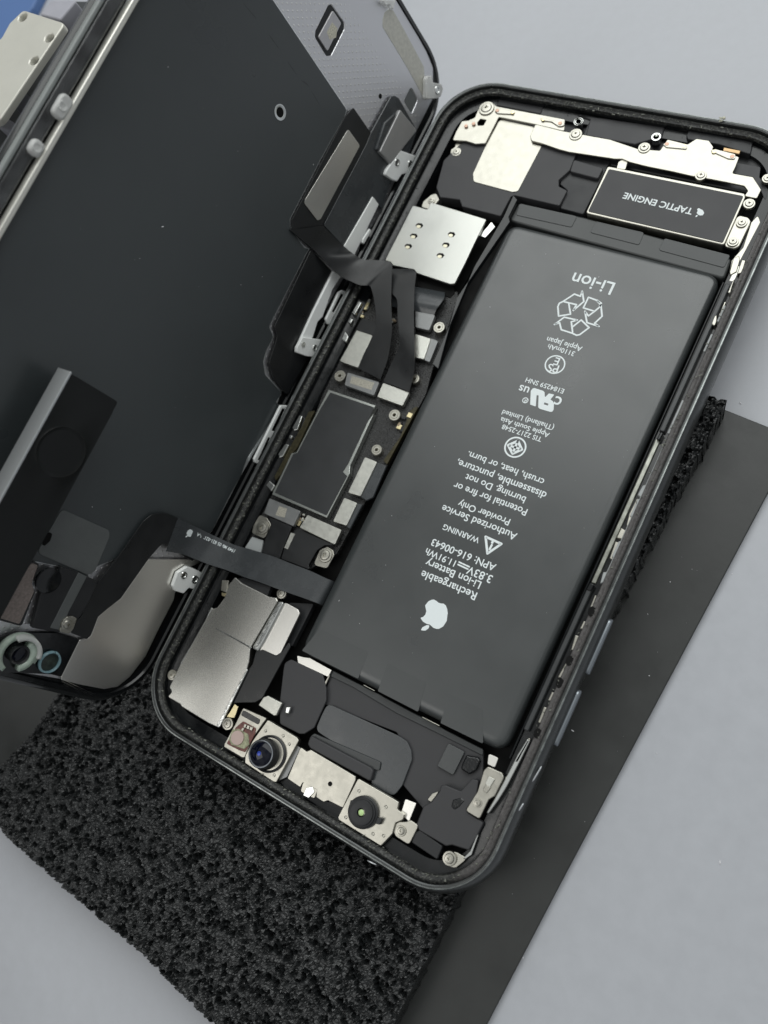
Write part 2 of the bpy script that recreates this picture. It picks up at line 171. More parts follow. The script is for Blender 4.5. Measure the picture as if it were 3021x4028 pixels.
'text':[('Li-ion',(14.73,37.9),(6.44,37.9)),('Apple Japan',(14.21,23.77),(7.1,23.75)),('3110mAh',(13.3,22.43),(7.93,22.43)),('PS',(11.65,18.89),(9.59,18.68)),('E',(11.21,20.31),(10.28,20.29)),('E184259 SNH',(14.48,14.77),(6.79,14.71)),('c',(14.87,13.09),(13.53,13.0)),('us',(8.24,13.05),(6.25,12.99)),('(Thailand) Limited',(15.66,7.48),(5.29,7.21)),('Apple South Asia',(15.5,5.85),(5.6,5.77)),('TIS 2217-2548',(14.52,4.61),(6.53,4.52)),('crush, heat, or burn.',(18.27,-2.68),(2.65,-2.64)),('disassemble, puncture,',(19.69,-4.83),(1.41,-4.85)),('burning. Do not',(16.55,-7.0),(4.25,-6.88)),('Potential for fire or',(17.77,-9.02),(2.83,-9.16)),('Provider Only',(15.64,-11.9),(5.2,-12.13)),('Authorized Service',(17.94,-13.88),(2.69,-14.03)),('WARNING',(11.93,-17.21),(4.5,-17.35)),('APN: 616-00643',(16.83,-20.53),(3.76,-20.66)),('3.83V',(17.12,-22.66),(12.24,-22.72)),('11.91Wh',(9.68,-22.78),(3.46,-22.75)),('Li-ion Battery',(15.68,-24.47),(4.44,-24.62)),('Rechargeable',(15.83,-26.59),(4.57,-26.87))],
'taptext':('TAPTIC ENGINE',(22.38,56.47),(8.7,56.83)),
'taplogo':(-1.15,[(24.0,56.59),(24.49,56.07),(24.4,55.55),(23.95,55.38),(23.56,55.47),(23.19,55.75),(23.2,56.22),(22.96,56.53),(23.18,56.86),(23.48,56.71)]),
'tapleaf':(-1.15,[(23.26,54.84),(23.28,55.27),(23.56,55.42),(23.54,55.02)]),
'apple':(-1.17,[(7.89,-32.58),(8.11,-31.65),(8.54,-31.14),(8.91,-30.92),(9.51,-30.97),(9.96,-31.1),(10.41,-31.05),(10.9,-30.87),(11.44,-31.0),(11.96,-31.5),(12.44,-32.2),(12.4,-32.24),(12.82,-33.46),(12.67,-34.61),(12.14,-35.34),(11.73,-35.53),(11.13,-35.6),(10.24,-35.35),(9.66,-35.47),(8.86,-35.41),(8.05,-34.97),(8.47,-34.63),(8.67,-34.1),(8.58,-33.45)]),
'leaf':(-1.17,[(9.14,-37.0),(9.2,-36.36),(9.76,-35.67),(10.25,-35.47),(10.35,-36.03),(9.99,-36.66)]),
'ur':(-1.17,[(8.62,12.47),(8.77,13.02),(9.08,13.21),(10.8,13.22),(11.2,13.02),(11.67,12.04),(12.04,13.06),(13.11,13.19),(12.81,12.02),(13.34,11.88),(13.75,11.53),(14.19,10.39),(14.13,9.91),(13.74,9.74),(11.69,9.67),(11.29,9.86),(10.4,12.09),(10.01,12.01),(10.83,9.83),(9.65,9.86)]),
'urhole':(-1.17,[(12.01,11.14),(12.82,11.13),(12.86,10.76),(12.03,10.74)]),
'ringR':(-1.17,[(8.45,10.35),(8.99,10.53)]),
'ringTIS':(-1.17,[(10.58,1.12),(12.48,1.45)]),
'ringPSE':(-1.17,[(10.72,18.85),(12.51,19.11)]),
'strokes':[(0.32,0,[(6.88,31.62),(8.23,33.59),(9.51,33.46),(9.41,34.59),(10.58,32.62),(9.43,30.28),(9.52,31.62),(7.0,31.52)]),(0.32,0,[(8.05,31.4),(9.25,29.43),(7.27,28.39),(6.31,30.2),(6.29,30.97),(6.88,31.62)]),(0.32,0,[(13.86,32.38),(13.67,33.0),(12.74,33.56),(11.06,33.71),(11.03,31.36),(13.33,31.29),(13.86,32.38),(13.84,33.21),(12.81,33.58)]),(0.32,0,[(13.74,33.19),(15.05,30.72),(14.31,28.99),(15.34,28.61),(12.91,28.68),(11.59,30.77),(12.62,30.07),(13.33,31.29)]),(0.32,0,[(11.1,25.82),(8.91,25.89),(8.02,27.14),(7.23,26.51),(8.38,28.49),(10.99,28.65),(10.04,27.98),(11.17,26.01)]),(0.32,0,[(10.68,27.03),(11.66,28.88),(13.69,27.83),(12.62,25.96),(12.13,25.67),(11.1,25.82)]),(0.45,1,[(12.72,-16.59),(15.97,-16.7),(14.37,-19.31)]),(0.4,0,[(14.43,-17.56),(14.4,-18.42)]),(0.5,0,[(14.31,-17.07),(14.32,-17.12)]),(0.3,0,[(10.24,-23.29),(12.29,-23.34)]),(0.3,0,[(10.22,-22.79),(10.8,-22.81)]),(0.3,0,[(11.04,-22.82),(11.57,-22.83)]),(0.3,0,[(11.8,-22.83),(12.34,-22.86)]),(0.5,1,[(10.51,2.42),(11.91,1.12),(10.64,-0.2),(9.17,1.03)]),(0.42,0,[(10.51,2.42),(10.64,-0.2)]),(0.42,0,[(11.91,1.12),(9.17,1.03)])],
'cabletext':('1949 Mk 05 821-02123-A',(-32.06,-38.3),(-41.79,-38.73)),
'film':(0.5,[(52.41,70.71),(50.7,47.07),(49.27,22.25),(36.82,22.44),(23.77,22.26),(22.45,21.18),(21.7,15.8),(22.48,14.66),(21.04,14.83),(5.78,14.7),(4.13,14.61),(3.19,12.43),(0.02,12.5),(-2.18,11.9),(-4.17,9.89),(-5.03,3.58),(-7.66,4.14),(-7.66,2.38),(-20.6,3.99),(-24.3,3.34),(-29.5,3.55),(-37.7,3.38),(-38.58,10.13),(-37.98,6.82),(-39.62,15.31),(-42.25,18.29),(-48.6,19.82),(-53.76,25.75),(-56.1,22.03),(-54.55,30.61),(-55.47,36.67),(-64.61,37.24),(-68.03,42.96),(-52.3,64.52),(-20.22,78.69),(-11.02,67.26),(29.63,67.5)]),
'silver':(0.0,[(40.15,80.86),(74.82,23.76),(74.88,18.8),(74.51,11.2),(73.75,7.38),(69.33,3.39),(60.94,3.26),(41.19,1.59),(31.82,2.64),(30.13,2.13),(14.16,3.13),(7.12,4.84),(4.54,4.2),(-6.64,3.12),(-20.53,3.55),(-37.7,2.94),(-42.06,5.28),(-49.36,3.8),(-66.12,5.79),(-73.43,9.1),(-73.81,18.98),(-74.7,31.33),(-81.78,49.21),(-11.0,67.02),(29.99,67.22)]),
'chipwin':(0.05,[(60.79,36.32),(60.89,32.0),(60.09,31.36),(54.18,31.17),(53.23,31.98),(53.66,36.07),(54.6,36.54),(60.02,36.73)]),
'chip':(0.6,[(60.26,35.57),(60.18,32.65),(53.87,32.37),(54.1,35.57)]),
'mesh':(0.05,[(71.76,24.53),(72.52,23.48),(72.27,18.55),(71.61,9.81),(69.18,7.1),(67.66,4.34),(67.21,6.44),(67.78,13.38),(68.0,20.87),(68.09,23.83),(69.07,24.65),(70.44,25.08)]),
'darkwin':(0.05,[(65.82,10.33),(65.58,7.09),(62.11,6.75),(62.34,10.26)]),
'pinhole':(0.08,[(58.04,16.4)]),
'ring':(0.55,[(37.28,35.35)]),
'tapeU':(0.7,[(50.69,21.42),(50.44,14.57),(47.76,14.15),(27.92,14.78),(28.31,14.0),(22.67,14.41),(22.0,21.27),(22.77,21.24),(23.68,21.92),(47.88,22.23),(49.75,21.78)]),
'foilU':(0.9,[(46.54,20.31),(46.37,15.81),(28.49,16.0),(27.75,16.49),(28.2,21.35),(28.94,21.55)]),
'tapeV':(0.8,[(60.57,13.7),(61.05,12.52),(60.32,3.97),(55.23,2.9),(47.01,3.77),(40.93,2.51),(41.07,6.38),(28.18,7.29),(28.12,14.52),(47.92,14.42),(50.48,14.74),(59.66,14.49)]),
'boxV':(1.6,[(59.11,11.41),(59.7,4.67),(49.25,6.83),(48.78,11.12)]),
'boxVl':(1.4,[(54.23,13.25),(58.94,11.61),(49.03,11.05),(48.4,12.04)]),
'whiteV':(1.0,[(41.18,6.68),(41.11,4.13),(28.41,3.7),(28.13,7.44)]),
'white2':(1.2,[(35.49,3.5),(35.49,2.72),(31.96,2.91),(31.8,3.54),(32.54,3.84)]),
'clipB':(1.6,[(53.18,6.32),(55.82,1.24),(54.89,0.42),(51.31,1.39),(49.81,2.76),(47.82,3.03),(47.13,4.39),(46.42,6.97),(47.41,7.18)]),
'clipT':(1.2,[(70.17,8.72),(71.38,7.59),(70.52,6.53),(72.3,4.16),(72.03,3.04),(70.3,2.62),(69.03,3.48),(66.56,6.04),(69.37,8.55)]),
'clipT0':(1.2,[(70.55,27.74),(73.55,24.83),(71.61,24.38),(71.67,25.64),(70.6,26.39)]),
'plateE':(0.8,[(22.43,14.55),(22.36,6.84),(7.24,5.84),(4.27,4.89),(4.27,1.86),(-4.88,2.34),(-3.95,7.56),(-1.95,10.61),(3.6,11.85),(4.75,13.68),(20.91,14.45)]),
'chromeE':(1.3,[(22.51,7.12),(22.76,4.57),(19.17,4.97),(13.23,3.96),(11.67,4.55),(8.3,3.74),(4.74,6.23),(5.72,6.54),(12.52,6.95)]),
'slotE1':(1.5,[(20.69,2.72),(21.21,1.01),(13.56,0.83),(12.69,1.99),(13.22,3.07),(19.68,3.32)]),
'slotE1h':(1.55,[(19.94,2.57),(20.31,1.45),(15.74,1.58),(15.53,2.52)]),
'tabE':(1.8,[(6.69,6.77),(9.09,1.83),(8.47,1.12),(4.95,1.77),(4.16,3.37),(3.3,6.35),(4.19,6.81)]),
'slotF1':(1.5,[(-7.62,3.28),(-6.75,1.62),(-7.53,0.32),(-19.57,0.15),(-20.49,1.1),(-20.64,2.47),(-20.12,3.04)]),
'slotF1h':(1.55,[(-7.92,2.49),(-7.66,1.42),(-12.82,1.06),(-13.08,2.35)]),
'slotF1i':(1.55,[(-14.65,2.32),(-14.5,1.41),(-19.42,0.79),(-19.98,2.0)]),
'plG':(0.7,[(-45.31,36.01),(-45.41,25.56),(-46.39,24.8),(-53.12,24.07),(-54.25,24.96),(-53.82,36.16)]),
'holeG':(0.75,[(-49.73,36.17),(-49.83,35.4),(-51.05,35.11),(-52.22,35.57),(-52.22,36.13),(-51.05,36.53)]),
'blkG':(1.5,[(-54.43,31.29),(-54.37,27.6),(-54.6,23.87),(-54.78,22.92),(-58.13,22.58),(-61.62,22.72),(-65.5,25.31),(-66.02,30.67),(-59.52,32.41),(-56.63,30.77)]),
'stripH':(1.6,[(-54.36,27.67),(-54.44,25.71),(-61.45,25.62),(-64.94,25.16),(-65.09,27.44)]),
'spkH':(1.2,[(-55.38,37.11),(-55.32,34.92),(-57.42,34.95),(-59.12,34.47),(-59.9,33.28),(-66.36,32.3),(-66.45,37.5),(-62.47,45.5),(-56.85,41.94)]),
'spkHm':(1.3,[(-55.61,36.54),(-55.64,35.29),(-58.71,34.76),(-59.95,33.55),(-66.05,33.02),(-66.01,36.86),(-64.38,41.2),(-64.45,37.74)]),
'circH':(1.7,[(-57.41,32.28),(-56.9,30.73)]),
'capH':(1.9,[(-65.21,25.71),(-62.32,25.69),(-61.85,24.48),(-62.06,23.54),(-64.03,23.18),(-65.09,23.51)]),
'capHs':(2.0,[(-63.49,24.84),(-63.15,23.64)]),
'earplate':(0.9,[(-47.4,14.77),(-42.62,1.17),(-45.39,4.36),(-49.66,5.72),(-52.77,4.39),(-58.99,4.43),(-65.09,4.19),(-66.78,4.59),(-69.87,5.38),(-72.33,7.01),(-73.42,9.71),(-73.69,15.69),(-73.68,19.6),(-73.14,19.92),(-65.7,20.18),(-65.21,18.78),(-64.34,18.31),(-60.75,18.9),(-58.74,18.08),(-56.15,16.24)]),
'earplate2':(0.9,[(-44.58,13.88),(-44.4,4.88),(-45.07,3.24),(-50.24,6.88),(-53.06,15.61)]),
'tabH':(1.9,[(-45.63,6.09),(-45.49,4.08),(-45.57,1.88),(-46.65,0.98),(-48.9,1.09),(-49.3,1.9),(-49.44,3.22),(-50.83,3.71),(-51.01,6.0),(-50.3,7.14),(-47.5,7.61)]),
'blackH':(1.0,[(-69.22,34.91),(-67.58,32.23),(-65.66,25.18),(-65.68,20.25),(-73.11,19.99),(-73.11,22.15),(-74.84,31.76),(-75.33,40.58),(-69.27,41.7)]),
'cableD':(1.3,[(-54.8,22.77),(-58.31,22.91),(-61.51,22.52),(-62.48,22.91),(-64.94,22.96),(-65.13,19.09),(-64.29,18.74),(-60.68,19.2),(-58.9,18.26),(-56.1,16.56),(-47.37,15.09),(-44.57,14.21),(-43.57,13.75),(-44.27,4.91),(-37.87,5.99),(-37.86,14.51),(-38.14,16.89),(-39.47,19.26),(-41.29,20.2),(-48.61,21.39)]),
'lensF':(2.0,[(-70.81,30.93)]),
'ringF':(1.6,[(-70.55,29.2)]),
'ringF2':(1.2,[(-70.9,24.15)]),
'ribF':(2.0,[(-74.18,28.27)]),
'smear':(1.0,[(15.5,74.81),(20.31,69.34)]),
'smears':[[(45.19,39.08),(44.99,35.66),(45.6,32.74),(44.83,28.14)],[(45.57,51.42),(45.69,47.79)],[(45.75,44.41),(45.56,41.17)]],
'gasketcheck':(0,[(27.2,69.92),(-5.67,70.0)]),
'armhi':(9,[(-24.98,51.03),(-46.44,51.28)]),
'armlow':(9,[(-25.3,41.52),(-45.01,41.46),(-58.79,42.36)]),
'armtop2':(9,[(-25.64,52.85),(-44.35,52.92)]),
'armend':(9,[(-25.71,50.59),(-25.1,41.64)]),
'armknob':(9,[(-36.86,46.51),(-35.17,42.93)]),
'brT':(45,[(-103.85,37.77),(-91.01,36.45),(-93.02,14.1),(-101.81,8.12),(-120.91,26.33),(-105.12,30.34),(-105.37,34.32)]),
'brTh':(45,[(-102.73,36.1),(-92.83,32.74),(-93.3,27.44),(-101.76,36.24)]),
'grey1':(40,[(-101.07,17.45),(-95.48,16.61),(-95.17,14.36),(-99.08,14.79)]),
'lav':(44,[(-101.22,23.62),(-97.18,23.55),(-97.72,18.92)]),
'greyTop':(42,[(-102.84,43.29),(-96.02,44.21),(-97.34,39.24),(-103.59,39.63)]),
'darkbar':(38,[(-106.17,46.96),(-94.77,48.51),(-92.59,46.55),(-91.09,-4.85),(-101.01,-3.9),(-104.81,13.26),(-101.92,42.19)]),
'blue':(-17.5,[(-269.01,102.09),(-198.51,95.3),(-197.38,86.2),(-202.13,67.43),(-234.73,49.65)]),
'mat':(-16,[(40.89,26.02),(48.92,25.48),(53.4,13.26),(45.42,-92.35)]),
'capEdge':[(-38.66,-37.79),(-34.07,-37.78),(-29.81,-37.36),(-23.28,-36.46),(-16.02,-36.0),(-11.19,-35.55)],
'cabLow':[(-39.31,-43.72),(-34.25,-43.1),(-29.04,-42.64),(-26.86,-42.47),(-20.04,-41.75),(-11.56,-40.86)],
'upA_hi':[(-40.8,27.78),(-35.52,27.02),(-33.12,27.68),(-29.94,28.4),(-28.98,27.83),(-27.95,25.64),(-26.12,21.9),(-24.68,19.24),(-22.78,15.79),(-21.35,13.04),(-20.3,10.2),(-19.48,6.39)],
'upA_lo':[(-42.05,23.51),(-35.98,21.69),(-33.21,21.65),(-31.44,21.83),(-30.92,21.49),(-30.18,20.71),(-29.0,19.09),(-27.25,16.68),(-26.23,15.05),(-25.15,12.96),(-25.5,11.73),(-25.12,4.67)],
'upB_hi':[(-29.58,28.29),(-24.73,28.9),(-23.94,28.38),(-23.17,26.62),(-21.82,23.42),(-19.63,19.21),(-17.51,15.06),(-14.43,8.81),(-13.64,6.6),(-13.41,3.92)],
'upB_lo':[(-29.58,28.13),(-28.61,26.4),(-26.85,23.92),(-25.83,23.22),(-23.95,19.52),(-21.88,16.1),(-20.61,14.08),(-19.78,12.27),(-19.35,8.33),(-19.35,4.4)],
'rib1':([(-41.7,-37.84,9.27),(-40.54,-37.85,5.24),(-38.36,-37.83,1.92),(-36.68,-37.82,0.8),(-34.88,-37.77,0.22),(-32.97,-37.65,-0.12),(-30.96,-37.34,-0.4),(-27.81,-36.84,-0.52),(-24.47,-36.42,-0.64),(-20.89,-36.21,-0.77),(-17.21,-35.94,-0.86),(-15.0,-35.85,-0.9),(-12.29,-35.85,-0.95)],[(-41.42,-44.64,8.2),(-40.24,-43.84,4.41),(-38.75,-43.66,2.21),(-37.27,-43.52,1.1),(-35.59,-43.34,0.45),(-33.0,-42.94,-0.11),(-30.19,-42.68,-0.43),(-28.3,-42.56,-0.5),(-25.48,-42.2,-0.6),(-21.25,-41.79,-0.75),(-17.63,-41.42,-0.85),(-14.62,-41.08,-0.91),(-12.77,-40.9,-0.94)]),
'rib2':([(-44.1,21.86,17.02),(-42.32,22.53,10.41),(-40.59,22.2,7.19),(-39.25,21.89,5.04),(-37.37,21.57,3.33),(-35.7,21.66,2.29),(-33.86,21.71,1.63),(-32.68,22.14,1.34),(-31.97,22.49,0.9),(-30.86,21.37,0.7),(-29.13,19.06,0.5),(-27.22,15.72,0.2),(-26.72,12.95,-0.3),(-27.1,9.15,-1.0),(-27.13,5.77,-1.5)],[(-42.42,27.76,10.77),(-40.47,28.09,3.48),(-37.74,27.11,3.59),(-35.75,27.0,2.31),(-34.61,27.43,1.9),(-33.03,28.12,1.41),(-31.56,28.57,1.11),(-30.35,28.76,0.98),(-29.47,28.16,0.9),(-28.08,25.12,0.7),(-25.96,20.59,0.5),(-23.89,16.74,0.2),(-22.57,13.4,-0.3),(-21.63,9.48,-1.0),(-21.28,5.0,-1.5)]),
'rib3':([(-31.93,27.79,-1.0),(-29.83,25.31,-0.4),(-27.29,22.9,-0.1),(-25.35,21.71,-0.1),(-23.74,18.75,-0.2),(-22.01,15.87,-0.3),(-20.61,13.55,-0.5),(-20.33,11.57,-0.9),(-20.54,8.85,-1.3),(-20.52,4.88,-1.6)],[(-25.62,29.56,-1.0),(-24.31,28.51,-0.4),(-22.93,25.34,-0.1),(-21.53,22.26,-0.1),(-19.63,18.28,-0.2),(-17.82,14.9,-0.3),(-16.16,11.57,-0.5),(-15.08,9.03,-0.9),(-14.63,6.86,-1.3),(-14.31,4.59,-1.6)]),
'rib4':([(-29.89,26.32,-3.2),(-28.59,24.6,-2.0),(-27.63,22.91,-1.5),(-27.09,21.62,-1.6),(-26.8,20.78,-2.0)],[(-17.79,27.48,-3.2),(-16.76,25.75,-2.0),(-16.66,24.18,-1.5),(-16.99,22.84,-1.6),(-17.06,21.75,-2.0)]),
'gcirc':(-0.9,[(-15.89,-68.97),(-14.78,-68.2),(-12.5,-68.15),(-11.33,-69.71),(-11.92,-70.88),(-14.7,-71.42),(-15.6,-70.79)]),
'clip9':(-0.8,[(2.5,-70.99),(3.42,-70.31),(4.22,-70.91),(3.7,-72.31),(2.56,-72.4)]),
'chipmark':(0.22,[(58.53,34.52),(58.74,32.88),(57.25,32.22),(55.8,33.16),(56.24,34.51)]),
'cabapple':(1.55,[(-39.86,9.94),(-39.19,9.95),(-38.76,9.59),(-38.76,9.05),(-38.98,8.52),(-39.54,8.21),(-40.07,8.51),(-40.2,9.07),(-40.18,9.69),(-39.92,9.58)]),
'cableaf':(1.55,[(-40.65,9.81),(-40.3,9.69),(-40.14,9.37),(-40.41,9.4)]),
'clipbox':(-1.2,[(-13.23,-60.97),(-12.58,-60.33),(-9.22,-60.22),(-9.19,-62.71),(-9.64,-63.03),(-13.49,-62.75)]),
'hook':(-1.2,[(-8.2,-60.48),(-7.32,-60.05),(-7.09,-61.34),(-7.82,-61.6)]),
'goldf':(-1.2,[(-18.05,-64.75),(-17.08,-64.83),(-16.83,-66.36),(-16.84,-67.02),(-18.36,-67.56),(-18.16,-66.35)]),
'wcon':(-0.7,[(-32.63,-45.02),(-31.24,-44.51),(-30.44,-46.85),(-31.78,-46.93)]),
'goldf2':(-0.75,[(-31.41,-47.27),(-30.47,-47.02),(-30.54,-47.73),(-31.09,-47.8)]),
'crease':(-0.74,[(-29.13,-54.08),(-28.98,-53.8),(-19.98,-53.81),(-19.98,-54.17)]),
'camlip':(-0.72,[(-18.87,-57.86),(-18.52,-57.95),(-18.43,-69.54),(-18.66,-69.91),(-19.25,-69.95)]),
'camlip2':(-0.72,[(-32.17,-50.86),(-31.67,-50.64),(-32.19,-63.1),(-32.57,-63.28),(-31.9,-53.15)]),
'cabarc':[(-32.66,-38.49,-0.16),(-33.39,-38.51,-0.06),(-34.13,-38.52,0.05),(-34.83,-38.54,0.21),(-35.5,-38.56,0.42),(-36.17,-38.58,0.64),(-36.84,-38.6,0.85),(-37.42,-38.62,1.21),(-37.96,-38.64,1.62),(-38.5,-38.66,2.03),(-39.03,-38.68,2.45),(-39.42,-38.7,3.08),(-39.81,-38.72,3.71)]
}
GOLD = [((-21.27,69.48),0.42),((-14.1,69.15),0.42),((15.55,68.94),0.42),((21.37,68.93),0.42)]
WELD = [(-24.76,69.29),(-10.24,68.96),(12.29,68.7),(24.92,68.63),(-29.9,64.29),(-28.47,65.15)]
CHIPS = [[(-13.98,-66.84),(-13.51,-66.76),(-13.39,-67.41),(-13.85,-67.49)],[(-13.34,-66.74),(-12.79,-66.68),(-12.66,-67.33),(-13.22,-67.39)],[(-12.66,-66.68),(-12.05,-66.64),(-11.95,-67.24),(-12.55,-67.32)],[(-14.03,-67.63),(-13.56,-67.56),(-13.59,-68.16),(-14.05,-68.18)]]
NOTCH = [[(11.2,-68.74),(12.0,-68.32),(12.12,-69.51),(11.42,-69.88)],[(16.85,-68.89),(17.72,-68.65),(17.68,-69.78),(16.91,-69.98)]]
DOTS = [(-9.58,-66.05,-0.8),(-4.15,-65.98,-0.8),(-9.58,-72.03,-0.8),(-4.16,-72.04,-0.8),(-5.97,-65.24,-0.8),(11.6,-66.85,-0.8),(11.47,-71.83,-0.8),(17.17,-66.85,-0.8),(17.12,-71.83,-0.8),(18.91,-71.19,-0.8)]
CLIPR = [((50.65,5.59),0.8,1.6),((53.12,2.1),0.8,1.6),((5.57,5.72),0.6,1.8),((6.76,2.49),0.7,1.8),((-47.47,5.92),0.8,1.9),((-47.39,2.81),0.9,1.9),((70.41,4.45),0.9,1.2)]
EDGE = []
BLANKS = [(-1.97,[(-27.9,3.87),(-22.47,4.11),(-22.34,2.44),(-27.5,2.27)]),(-1.67,[(-29.16,-26.8),(-27.26,-26.6),(-26.82,-28.48),(-28.96,-28.79)])]
SMD = [([(-30.43,21.21),(-28.85,24.07),(-24.91,18.12),(-25.68,13.76)],9),([(-34.13,-6.06),(-32.82,-5.02),(-32.61,-15.61),(-34.06,-15.29)],26),([(-24.63,-26.02),(-23.14,-25.97),(-23.64,-28.37),(-24.76,-28.27)],7),([(-13.87,-2.28),(-13.24,1.56),(-12.03,1.98),(-12.21,-4.45)],7),([(-34.01,-36.49),(-33.26,-33.39),(-34.58,-30.56),(-35.48,-32.89)],14),([(-34.28,19.01),(-33.84,21.52),(-32.62,20.52),(-32.75,17.1)],14)]
CLIPA = [(8.91,68.55,1.9),(1.38,68.79,1.2)]
ARC1 = (-18.9,-157.1)
ARC2 = (40.3,-84.3)
ARC3 = (157.2,-103.6)
FOIL = [(-73.81,19.43),(-74.8,16.35),(-75.03,9.68)]
# ------------------------------------------------------------------ materials
MATS = {}
def mat(name, col, rough=.5, metal=0, noise_s=0, noise_c=0, noise_r=0, bump=0, bump_s=20, spec=.5, trans=0, alpha=1, coat=0, emit=None, ior=1.5, detail=4):
    if name in MATS: return MATS[name]
    m = bpy.data.materials.new(name); m.use_nodes = True; n = m.node_tree.nodes; L = m.node_tree.links
    b = n['Principled BSDF']
    b.inputs['Base Color'].default_value = (*col, 1); b.inputs['Roughness'].default_value = rough; b.inputs['Metallic'].default_value = metal
    b.inputs['Specular IOR Level'].default_value = spec; b.inputs['Transmission Weight'].default_value = trans; b.inputs['Coat Weight'].default_value = coat
    b.inputs['IOR'].default_value = ior; b.inputs['Alpha'].default_value = alpha
    co = n.new('ShaderNodeTexCoord')
    if noise_c or noise_r:
        t = n.new('ShaderNodeTexNoise'); t.inputs['Scale'].default_value = noise_s; t.inputs['Detail'].default_value = detail; t.inputs['Roughness'].default_value = .6
        L.new(co.outputs['Object'], t.inputs['Vector'])
        if noise_c:
            r = n.new('ShaderNodeMapRange'); r.inputs[1].default_value = .3; r.inputs[2].default_value = .7
            r.inputs[3].default_value = 1-noise_c; r.inputs[4].default_value = 1+noise_c
            mx = n.new('ShaderNodeVectorMath'); mx.operation = 'SCALE'; mx.inputs[0].default_value = col
            L.new(t.outputs['Fac'], r.inputs[0]); L.new(r.outputs[0], mx.inputs['Scale']); L.new(mx.outputs[0], b.inputs['Base Color'])
        if noise_r:
            r2 = n.new('ShaderNodeMapRange'); r2.inputs[1].default_value = .3; r2.inputs[2].default_value = .7
            r2.inputs[3].default_value = max(.02, rough-noise_r); r2.inputs[4].default_value = rough+noise_r
            L.new(t.outputs['Fac'], r2.inputs[0]); L.new(r2.outputs[0], b.inputs['Roughness'])
    if bump:
        t3 = n.new('ShaderNodeTexNoise'); t3.inputs['Scale'].default_value = bump_s; t3.inputs['Detail'].default_value = 5
        L.new(co.outputs['Object'], t3.inputs['Vector'])
        bp = n.new('ShaderNodeBump'); bp.inputs['Strength'].default_value = bump; bp.inputs['Distance'].default_value = .01
        L.new(t3.outputs['Fac'], bp.inputs['Height']); L.new(bp.outputs[0], b.inputs['Normal'])
    if emit: b.inputs['Emission Color'].default_value = (*emit, 1); b.inputs['Emission Strength'].default_value = 1
    MATS[name] = m; return m
M_table = mat('table_laminate', (.47, .485, .52), .36, 0, 3, .03, .05, .04, 60)
M_mat = mat('black_rubber_sheet', (.028, .030, .029), .40, 0, 1.6, .16, .07, .1, 9)
M_foam = mat('black_foam', (.013, .0145, .015), .26, 0, 14, .5, .1, .7, 80, spec=.7)
M_alu = mat('dark_anodised_aluminium', (.085, .089, .089), .3, .8, 4, .1, .05)
M_wrap = mat('battery_wrap', (.037, .042, .043), .31, 0, .8, .08, .05, .06, 140, spec=.95)
M_wrap2 = mat('battery_tab_film', (.042, .046, .046), .32, 0, 1.2, .06, .03)
M_wrap3 = mat('battery_pull_tab', (.046, .050, .051), .34, 0, 1.2, .05)
M_print = mat('white_print', (.86, .92, .93), .6)
M_black = mat('black_plastic', (.022, .023, .025), .4, 0, 3, .15, .08, .08, 40, spec=.4)
M_blackm = mat('matt_black_film', (.042, .042, .045), .5, 0, 2, .08, .04, .03, 60)
M_blackg = mat('glossy_black_plastic', (.007, .008, .009), .16, 0, 3, .2, .08, .1, 14)
M_deep = mat('black_recess', (.005, .005, .005), .6, 0, 5, .3, .1, spec=.15)
M_ni = mat('nickel_plate', (.49, .475, .42), .33, 1, 7, .07, .07, .05, 12, detail=7)
M_sim = mat('brushed_steel_tray', (.50, .505, .475), .33, 1, 1.4, .05, .05, .04, 9)
M_shield = mat('mottled_shield_steel', (.66, .65, .61), .27, 1, 130, .03, .03)
M_foilm = mat('steel_foil', (.90, .88, .83), .30, 1, 120, .02, .03)
M_conn = mat('connector_steel', (.62, .62, .57), .38, 1, 11, .07, .08, .2, 50)
M_conng = mat('grey_connector_cap', (.27, .275, .275), .42, .7, 9, .07, .05, .1, 50)
M_chrome = mat('polished_steel', (.72, .73, .71), .14, 1, 5, .03, .05, .2, 14)
M_gold = mat('gold_contact', (.78, .68, .42), .3, 1, 8, .08)
M_copper = mat('copper_flex', (.62, .42, .22), .4, .6, 8, .1)
M_rose = mat('weld_spot', (.75, .50, .38), .5, .5)
M_flex = mat('black_flex_cable', (.012, .013, .014), .34, 0, 2.5, .15, .08, .05, 30, spec=.55)
M_flexg = mat('grey_flex_cable', (.045, .050, .054), .27, 0, 2.5, .12, .06, .08, 10, spec=.7)
M_board = mat('board_conformal_coat', (.018, .018, .018), .24, 0, 12, .6, .1, 1.0, 55)
M_tarn = mat('yellowed_board_edge', (.055, .048, .025), .35, .5, 14, .4)
M_glue = mat('black_epoxy_glue', (.008, .009, .010), .08, 0, 0, 0, 0, .5, 22)
M_glass = mat('display_glass', (.020, .022, .023), .12, 0, coat=.3)
M_film = mat('display_rear_film', (.041, .048, .051), .36, 0, .3, .15, .12, .05, 90, spec=.8)
M_filmg = mat('grey_graphite_film', (.13, .14, .14), .42, .2, 2, .08)
M_lens = mat('camera_lens', (.002, .003, .01), .05, 0, spec=.35)
M_blue = mat('lens_blue_reflection', (.02, .05, .35), .1, .2)  # blue of the reflection painted on the lens
M_green_glint = mat('infrared_lens', (.58, .80, .36), .2, 0)  # pale green base colour paints the small lens reflection
M_clear = mat('clear_plastic', (.97, .98, .96), .15, 0, trans=.45, noise_s=6, noise_c=.05, ior=1.45)
M_mint = mat('pale_green_plastic', (.80, .95, .82), .18, 0, trans=.45, coat=.5, noise_s=7, noise_c=.1)
M_pink = mat('pink_sensor_pad', (.55, .42, .38), .5)
M_brown = mat('red_brown_circuit', (.16, .06, .05), .4, 0, 20, .4)
